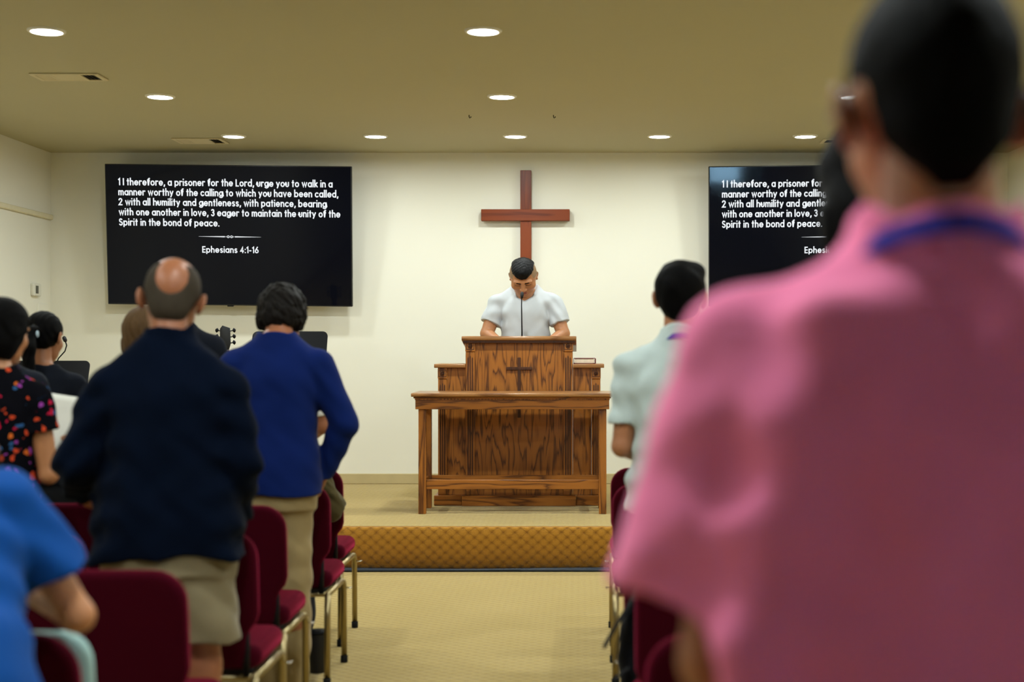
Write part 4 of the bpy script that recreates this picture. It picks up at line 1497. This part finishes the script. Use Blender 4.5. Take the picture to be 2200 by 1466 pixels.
def lanyard(body, info, back_z=.012, rad=(.078, .072), drop=.30):
    """thin ribbon round the neck, hanging down the chest"""
    nk = info['neck']
    pts, ups = [], []
    for a in range(-100, 101, 10):
        t = R(a)
        x = math.sin(t) * rad[0]
        y = -math.cos(t) * rad[1]
        f = (1 - math.cos(t)) / 2
        pts.append((nk[0] + x, nk[1] + y, nk[2] + back_z - .055 * f - (.005 * abs(math.sin(t)))))
        ups.append((-math.sin(t) * .55, math.cos(t) * .55, 1))
    for sgn, seq in ((-1, 0), (1, 1)):
        ext = [(nk[0] + sgn * .070, nk[1] + .100, nk[2] - .060), (nk[0] + sgn * .056, nk[1] + .160, nk[2] - .13), (nk[0] + sgn * .02, nk[1] + .190, nk[2] - drop)]
        eu = [(-sgn * .8, -.2, .3), (-sgn, 0, .2), (-sgn, 0, .1)]
        if seq:
            pts += ext; ups += eu
        else:
            pts = ext[::-1] + pts; ups = eu[::-1] + ups
    k = info['k']
    return ribbon('lanyard', [tuple(c * k for c in p) for p in pts], ups, .020 * k, .003, 'lanyard', body)


def arm(sh, el, wr, hd=(-.1, .35, -1), hn=(1, .2, 0)):
    return dict(sh=sh, el=el, wr=wr, hd=hd, hn=hn)


# the man at the pulpit, facing the room
pa = arm((.202, .0, 1.378), (.272, .045, 1.165), (.170, .195, 1.105), (-.55, .85, .17), (0, -.1, 1))
def traps(C, A, neck):
    for s, q in zip((-1, 1), A):
        C.cone(neck + np.array((s * .045, -.004, .012)), q['sh'] + np.array((-s * .035, 0, .012)), .050, .058, .03)


preacher, pi = person('person in a heather grey t-shirt reading at the pulpit, head bowed', -.407, 10.835, H=1.83, curl=8, z=STAGE_Z, yaw=180, tilt=(45, 3, 0), head_off=(0, .014, .004), head_scale=1.01, head_wide=1.18, head_fat=.008,
                      wide=1.02, deep=1.15, arms=(pa, pa), armfat=1.28, extra_top=traps, hair='fade', skin='skin_tan', group=None, voxel=.008, head_voxel=.0028, hair_voxel=.004, fine_hands=True, face=True,
                      top=dict(mat='heather', name='t_shirt', hem=.84, amp=.0060, sl=.66, arm=.024, flare=.008, blend=.010, waist=.020, neck=1.482, slope=-.50, vneck=.35, vox=.006, w=.020, seed=.4),
                      bottom=dict(mat='dark_trousers'))

# the man in pink, close to the camera
pk = arm((.185, -.005, 1.372), (.208, .035, 1.085), (.130, .245, .985), (-.75, .6, .1), (.2, .3, 1))
pk2 = arm((.185, -.005, 1.372), (.208, .030, 1.085), (.120, .245, .985), (-.75, .6, .1), (.2, .3, 1))


def pink_folds(C, A, neck):
    for s in (-1, 1):
        C.cone((s * .120, -.095, 1.42), (s * .205, -.105, 1.05), .020, .016, .06)
        C.cone((s * .055, -.095, 1.42), (s * .015, -.138, .98), .010, .010, .06)


pinkman, ki = person('person in a pink t-shirt with a blue lanyard, standing close to the camera', .346, 1.40, H=1.755, tilt=(4, 0, 0), head_off=(0, 0, -.006), head_scale=1.04, wide=1.16, deep=1.08, arms=(pk, pk2),
                     hair='crop', skin='skin_warm', group=None, voxel=.008, head_voxel=.005, extra_top=pink_folds,
                     top=dict(mat='pink', name='t_shirt', hem=.80, sleeve='short', sl=.74, arm=.028, flare=.038, amp=.006, w=.036, d=.030, vox=.0065, neck=1.508, slope=-.45, seed=2.2, waist=.01),
                     bottom=dict(mat='dark_trousers'))
lanyard(pinkman, ki, back_z=.044, rad=(.084, .078))
# temple arm of his glasses, hooked over the ear
for s in (-1, 1):
    P = [(s * .083, .080, .014), (s * .086, .02, .012), (s * .086, -.012, .020), (s * .084, -.028, .006), (s * .083, -.034, -.014)]
    P = [tuple((np.array(p) * ki['hs'] @ ki['Rm'].T + ki['hc']) * ki['k']) for p in P]
    MB().tube(P, [.002, .0022, .0024, .0026, .002], 8).build('glasses_temple', 'glasses', pinkman)

# the man in pale mint
mt = arm((.178, -.005, 1.368), (.205, -.015, 1.095), (.085, .215, 1.03), (-.7, .6, .0), (.2, .3, 1))
mint, mi = person('person in a pale mint polo shirt, partly behind the man in pink',   .345, 5.01, H=1.685, tilt=(3, 0, -8), head_scale=1.02, wide=1.05, arms=(mt, mt), hair='quiff',
                  skin='skin_warm', voxel=.008, head_voxel=.005,
                  top=dict(mat='mint', name='polo_shirt', hem=.84, sl=.72, arm=.013, flare=.004, amp=.007, neck=1.515, vox=.006, seed=3.1, slope=-.5), bottom=dict(mat='dark_trousers'))
lanyard(mint, mi, back_z=.030, rad=(.080, .074))

# the dark head between the screen and the man in pink
person('person with black hair, mostly hidden behind the shoulder of the man in pink', .522, 2.57, H=1.80, hair='longdark', female=True, head_scale=1.0, skin='skin_warm', arms=(ARM_FRONT, ARM_FRONT),
       top=dict(mat='dark_top', sleeve='long', nohem=True))

# the bald man in the dark navy shirt
bl = arm((.168, -.015, 1.355), (.262, -.03, 1.125), (.295, .190, 1.01), (-.3, .9, -.3), (1, 0, .4))
br = arm((.168, -.015, 1.348), (.214, -.03, 1.11), (.188, .200, .935), (-.3, 1, -.1), (1, 0, .3))
person('person with bald crown and grey hair, in a dark navy shirt and khaki shorts', -1.190, 4.18, H=1.672, yaw=9, tilt=(15, 6, 4), head_off=(-.010, 0, -.012), head_scale=1.06, wide=1.06, arms=(bl, br), hair='fringe', skin='skin_fair',
       voxel=.008, head_voxel=.005, shoulder_drop=.015, group='people standing to pray',
       top=dict(mat='navy', name='shirt', sleeve='long', hem=.815, amp=.008, arm=.024, w=.034, d=.034, neck=1.515, slope=-.35, vox=.0065, seed=1.2, waist=.018),
       bottom=dict(mat='khaki_grey', name='shorts', hem=.575, ease=.022, amp=.008, vox=.0065, seed=.8))

# the man in the royal blue sweater
sl_ = arm((.165, -.01, 1.365), (.235, -.02, 1.13), (.215, .120, .96), (-.2, .7, -.6), (1, 0, .3))
sr_ = arm((.165, -.01, 1.365), (.268, .0, 1.13), (.176, .075, .905), (-.35, .35, -.9), (.9, .1, .3))
person('person with dark curly hair in a royal blue sweater and tan trousers', -1.198, 5.725, H=1.70, yaw=6, tilt=(36, 2, 0), head_off=(0, 0, -.030), head_scale=1.05, arms=(sl_, sr_), hair='curly', skin='skin_fair', stance=.62, voxel=.008, head_voxel=.005,
       hair_voxel=.004, fine_hands=True, curl=25,
       top=dict(mat='royal', name='sweater', sleeve='long', hem=.835, amp=.0035, arm=.020, w=.016, d=.024, neck=1.482, vox=.0065, seed=4.0),
       bottom=dict(mat='khaki', name='trousers', amp=.005, ease=.004, vox=.0065))

# the person in a white top, glimpsed beyond the sweater
person('person in a white top, glimpsed beyond the arm of the royal blue sweater', -1.362, 6.53, H=1.63, arms=(ARM_SLIM, ARM_SLIM), wide=.9, hair='crop', skin='skin_fair', tilt=(15, 0, 0),
       top=dict(mat='white_top', sl=.8))
# the person in black, shoulder showing past the bald man
person('person in black, only a shoulder showing between bald man and blue sweater', -1.822, 6.53, H=1.76, hair='crop', skin='skin_fair', arms=(ARM_SLIM, dict(ARM_SLIM, el=(.188, .03, 1.115))), top=dict(mat='dark_top', sleeve='long'), tilt=(8, 0, 0))
# brown haired person
person('person with chin-length brown hair, glimpsed beside the neck of the bald man', -1.745, 5.80, H=1.545, hair='brownbob', female=True, skin='skin_fair', arms=(ARM_FRONT, ARM_FRONT), top=dict(mat='dark_top', sleeve='long'),
       head_voxel=.005, hair_voxel=.004, head_scale=1.04)
# ponytail
person('person with a black ponytail and pale hair tie, in a dark top near the thermostat', -2.395, 6.43, H=1.55, hair='ponytail', female=True, skin='skin_warm', tilt=(6, 0, -7), head_scale=1.05,
       arms=(ARM_FRONT, ARM_FRONT), top=dict(mat='dark_top', sleeve='long', name='top'), head_voxel=.005, hair_voxel=.004)
pony = [o for o in COL.objects if o.name.startswith('person')][-1]
hp = Vector(pony['head'])
sc_ = Vol(.03)
sc_.ell((0, 0, 0), (.030, .018, .024), .01)
v, f = sc_.mesh(.004, disp=lambda X, Y, Z: .003 * np.sin(X * 420))
to_obj('hair_tie', [(v + np.array(hp) + np.array((-.012, -.116, .012)), f)], 'scrunchie', pony)
# long hair
person('person with long dark hair, between the floral top and the ponytail', -2.335, 5.79, H=1.575, hair='long', female=True, skin='skin_fair', arms=(ARM_FRONT, ARM_FRONT), top=dict(mat='dark_top', sleeve='long'), hair_voxel=.005)
# floral top
fl_l = arm((.150, -.01, 1.37), (.185, .0, 1.12), (.07, .23, 1.16), (-.4, .8, .3), (0, .4, 1))
fl_r = arm((.155, -.01, 1.37), (.200, .0, 1.075), (.215, .195, 1.165), (.1, .8, .55), (.4, -.4, .6))
flo, fi = person('person with a black bob in a floral black top, holding a white sheet', -2.010, 4.98, H=1.56, hair='bob', female=True, skin='skin_tan', tilt=(8, 0, -20), arms=(fl_l, fl_r), voxel=.008, head_voxel=.005,
                 fine_hands=True, top=dict(mat='floral', name='floral_top', sl=.42, arm=.016, flare=.006, amp=.004, vox=.0065, w=.020), bottom=dict(mat='dark_trousers'))
# bent person in bright blue at the very front
BK, BEND = 1.50 / 1.75, (42, -20, .76, .95)


def unbend(p):
    """a point of the bent pose, in the upright modelling frame"""
    th, ph, zp, _ = BEND
    x, y, z = p[0], p[1], p[2] - zp
    x, z = x * math.cos(R(ph)) - z * math.sin(R(ph)), x * math.sin(R(ph)) + z * math.cos(R(ph))
    y, z = y * math.cos(R(th)) - z * math.sin(R(th)), y * math.sin(R(th)) + z * math.cos(R(th))
    return np.array((x, y, z + zp)) / BK


def bent_arm(side, sh, el, wr, hd, hn):
    e, w = unbend(el), unbend(wr)
    d, n = unbend(np.array(wr) + np.array(hd)) - w, unbend(np.array(wr) + np.array(hn)) - w
    f = lambda q: (q[0] * side, q[1], q[2])
    return arm(sh, f(e), f(w), f(d), f(n))


b_l = bent_arm(-1, (.170, -.01, 1.365), (-.40, .32, .89), (-.17, .47, .90), (.8, .5, .0), (0, -.1, 1))
b_r = bent_arm(1, (.170, -.01, 1.365), (.145, .31, .885), (-.01, .47, .905), (-.8, .5, .05), (.1, -.2, 1))
blu, bi = person('person in a bright blue shirt bending forward over a chair back, pen in hand', -1.105, 2.45, H=1.50, hair='crop', skin='skin_tan', tilt=(25, 0, 0), arms=(b_l, b_r), bend=BEND, voxel=.008,
                 fine_hands=True, top=dict(mat='blue', name='shirt', sl=.66, arm=.026, flare=.010, amp=.006, vox=.0065, w=.046, hem=.80, nohem=True), bottom=dict(mat='dark_trousers'))


# ------------------------------------------------------------------ what people hold, and loose things
def at_hand(info, body, side, off):
    q = info['A'][1 if side > 0 else 0]
    p = (q['wr'] + np.array(off)) * info['k']
    return Vector(body.location) + Vector(p)


pen = MB().tube([(-.05, 0, 0), (.03, .05, -.028), (.035, .053, -.030)], [.0045, .0045, .001], 8).build('pen', 'black')
pen.location = Vector(blu.location) + Vector((-.075, .525, .925))
tag(pen, 'dark pen in the hand of the person in bright blue', 'pen')

pp = at_hand(fi, flo, 1, (-.065, .090, .085))
mb = MB()
nu, nv = 8, 10
vs = [(-.095 + .19 * i / nu, .02 * math.sin(math.pi * i / nu) + .05 * (j / nv), .24 * (j / nv - .5)) for j in range(nv + 1) for i in range(nu + 1)]
fs = [(j * (nu + 1) + i, j * (nu + 1) + i + 1, (j + 1) * (nu + 1) + i + 1, (j + 1) * (nu + 1) + i) for j in range(nv) for i in range(nu)]
mb.add(vs, fs, True)
sheet = mb.build('paper_sheet', 'paper')
sm_ = sheet.modifiers.new('thickness', 'SOLIDIFY')
sm_.thickness = .0008
sheet.location = pp
sheet.rotation_euler = (R(-12), R(8), R(6))
tag(sheet, 'white paper sheet held up by the person in the floral top', 'paper')

# music stands on the stage
def music_stand(x, y, zc, w, h, label, loc_z=STAGE_Z, tiltdeg=-22):
    t = thing('music_stand', label, 'music stand', (x, y, loc_z), group='black music stands')
    d = MB().slab(rounded_rect(-w / 2, w / 2, -h / 2, h / 2, .035, 6), -.006, .006, .003, lambda u, v, s: (u, s, v), 2)
    desk = d.build('desk', 'black_metal', t, True)
    desk.location = (0, 0, zc)
    desk.rotation_euler = (R(tiltdeg), 0, 0)
    lip = MB().box(-w / 2, w / 2, -.06, -.007, -h / 2, -h / 2 + .006, .002).build('lip', 'black_metal', desk)
    MB().tube([(0, .02, .25), (0, .02, zc - .05)], .012, 12).tube([(0, .02, .20), (0, .02, .70)], .016, 12).build('pole', 'black_metal', t)
    for k in range(3):
        a = R(90 + 120 * k)
        MB().tube([(.0, .02, .26), (.14 * math.cos(a), .02 + .14 * math.sin(a), .10), (.27 * math.cos(a), .02 + .27 * math.sin(a), .010)], .009, 8).build('leg', 'black_metal', t)
    return t


music_stand(-1.925, 9.55, 1.07, .50, .33, 'black music stand standing beyond the man in royal blue')
ms = music_stand(-3.49, 9.50, .875, .50, .33, 'black music stand beside the ponytail')
# small microphone on a gooseneck, beside the ponytail
t = thing('microphone_stand', 'small black microphone on a curved gooseneck beside the ponytail', 'microphone', (-3.626, 10.0, STAGE_Z))
MB().lathe([(.13, 0), (.13, .012), (.02, .022), (.014, .03)], n=28).build('base', 'black_metal', t)
MB().tube([(0, 0, .025), (0, 0, .93)], .011, 10).build('pole', 'black_metal', t)
MB().tube([(0, 0, .92), (0, 0, 1.00)], .022, 12).tube([(-.03, 0, .97), (.03, 0, .97)], .014, 10).build('clamp', 'black', t)
MB().tube([(0, 0, 1.0), (.015, 0, 1.04), (.06, 0, 1.09), (.072, 0, 1.13), (.062, 0, 1.165)], .0045, 8).build('gooseneck', 'black_metal', t)
MB().tube([(.066, 0, 1.155), (.062, 0, 1.165), (.055, -.004, 1.185), (.050, -.006, 1.192)], [.009, .014, .014, .008], 12).build('capsule', 'black', t)
# guitar on a stand: only the headstock with its tuning pegs shows
t = thing('guitar_headstock_stand', 'black headstock with tuning pegs rising behind the royal blue shoulder', 'guitar', (-2.34, 9.60, STAGE_Z))
t.name = 'guitar'
MB().slab([(-.17, .10), (-.10, .06), (.10, .06), (.17, .10), (.19, .20), (.16, .32), (.11, .38), (.13, .46), (.10, .53), (.03, .55), (-.03, .55), (-.10, .53), (-.13, .46), (-.11, .38), (-.16, .32), (-.19, .20)],
          -.045, .045, .008, lambda u, v, s: (u, -s, v), 3).build('body', 'black', t, True)
MB().box(-.025, .025, -.065, -.046, .50, 1.10, .004).build('neck', 'oak_dark', t)
hd_ = MB().slab([(-.022, 1.101), (.022, 1.101), (.034, 1.14), (.030, 1.245), (-.020, 1.262), (-.036, 1.24), (-.036, 1.14)], -.068, -.052, .003, lambda u, v, s: (u, s, v), 2).build('headstock', 'black', t, True)
for k in range(3):
    for sx in (-1, 1):
        z = 1.145 + .04 * k
        MB().tube([(sx * .030, -.06, z), (sx * .050, -.06, z + .004)], .0035, 8).tube([(sx * .048, -.06, z + .003), (sx * .056, -.06, z + .005), (sx * .066, -.06, z + .007)], [.008, .017, .008], 10).build('tuning_peg', 'black_metal', hd_)
for sx in (-1, 1):
    MB().tube([(sx * .10, -.09, .03), (sx * .10, .12, .012), (sx * .04, .10, .42)], .008, 8).tube([(sx * .10, -.09, .03), (sx * .10, -.09, .075)], .008, 8).build('stand_leg', 'black_metal', t)
MB().tube([(-.10, .02, .05), (.10, .02, .05)], .008, 8).build('stand_bar', 'black_metal', t)

# tumbler on the floor under the chairs
t = thing('tumbler', 'black tumbler standing on the carpet under the aisle chairs', 'tumbler', (-1.125, 6.20, 0))
MB().lathe([(.030, 0), (.032, .004), (.040, .165), (.040, .168)], n=28).build('cup', 'black', t)
MB().lathe([(.0415, .166), (.0415, .176), (.036, .182), (.010, .182)], n=28).build('lid', 'black_metal', t)

# olive jacket over the front aisle chair
J = Vol(.05)
cx, cy = LX['A'], ROW['A'] + .245
def over(z): return cy - .168 - (z - .44) * .17
J.cone((cx - .08, over(.80) - .045, .800), (cx + .165, over(.80) - .045, .80), .038, .030, .03)
J.cone((cx - .06, over(.80) - .055, .790), (cx + .01, over(.6) - .050, .615), .045, .040, .05)
J.cone((cx + .06, over(.80) - .055, .790), (cx + .115, over(.6) - .060, .605), .045, .050, .05)
J.cone((cx + .125, over(.80) - .050, .785), (cx + .205, over(.68) - .055, .665), .034, .045, .05)
J.cone((cx + .150, over(.75) - .060, .74), (cx + .180, over(.64) - .060, .635), .04, .045, .05)
J.cone((cx + .12, over(.72) - .085, .735), (cx + .20, over(.72) - .075, .71), .016, .016, .02)
J.field(lambda X, Y, Z: Y - (over(Z) - .043), (cx - .4, cy - .6, .4), (cx + .4, cy + .3, .83))
v, f = J.mesh(.006, disp=lambda X, Y, Z: .006 * noise3(X, Y, Z, 60, 1.0) + .004 * noise3(X, Y, Z, 120, 2.0))
tag(to_obj('jacket', [(v, f)], 'olive'), 'crumpled olive jacket draped over the back of the front aisle chair', 'jacket')

# pale teal garment tucked in front of the nearest aisle chair back, its edge showing round the corner
g0 = arc(.168, .760, .080, .075, 0, 90, 7)
g0 = [(.215, .475), (.247, .62)] + g0
g0 = g0 + [(-x, zz) for x, zz in reversed(g0)]
cx, cy = LX['F'], ROW['F'] + .245
gm_ = MB().slab(g0, 0, .030, .013, lambda u, v, q: (cx + u, cy - .168 - (v - .44) * .17 + .034 + q + .004 * math.sin(u * 40), v + .006 * math.sin(u * 31)), 4)
tag(gm_.build('jacket', 'teal'), 'pale teal garment on the aisle chair beside the bright blue shirt', 'garment')

# black backpack hanging on the aisle side of a chair behind the man in mint
bx, by = .252, ROW['D'] - .150
t = thing('backpack', 'black backpack with dangling straps hanging on the aisle side of a chair', 'backpack', (bx, by, 0))
Q = Vol(.05)
Q.loft([(.26, .0, 0, .10, .070), (.32, .0, -.01, .13, .095), (.56, .0, -.005, .138, .095), (.66, .01, 0, .118, .080), (.73, .025, .010, .07, .05), (.76, .035, .015, .03, .03)], .03)
Q.loft([(.28, .0, -.085, .085, .040), (.46, .0, -.085, .09, .040), (.50, .0, -.08, .075, .03)], .02)
v, f = Q.mesh(.008, disp=lambda X, Y, Z: .005 * noise3(X, Y, Z, 40, 5.0))
bp = to_obj('bag', [(v, f)], 'backpack', t)
ribbon('strap', [(.02, -.03, .75), (-.04, -.075, .72), (-.10, -.085, .66), (-.14, -.08, .60), (-.181, -.07, .524)], [(0, 1, .3)] * 5, .030, .004, 'backpack', t)
ribbon('strap', [(-.125, -.085, .60), (-.145, -.085, .53), (-.155, -.082, .467)], [(0, 1, .1)] * 3, .016, .003, 'backpack', t)
ribbon('strap', [(-.11, -.10, .47), (-.15, -.10, .44), (-.135, -.10, .37)], [(0, 1, .1)] * 3, .026, .004, 'backpack', t)
MB().tube([(.01, .015, .755), (.022, .02, .80), (.05, .02, .80), (.06, .015, .755)], .007, 8).build('grab_loop', 'backpack', t)
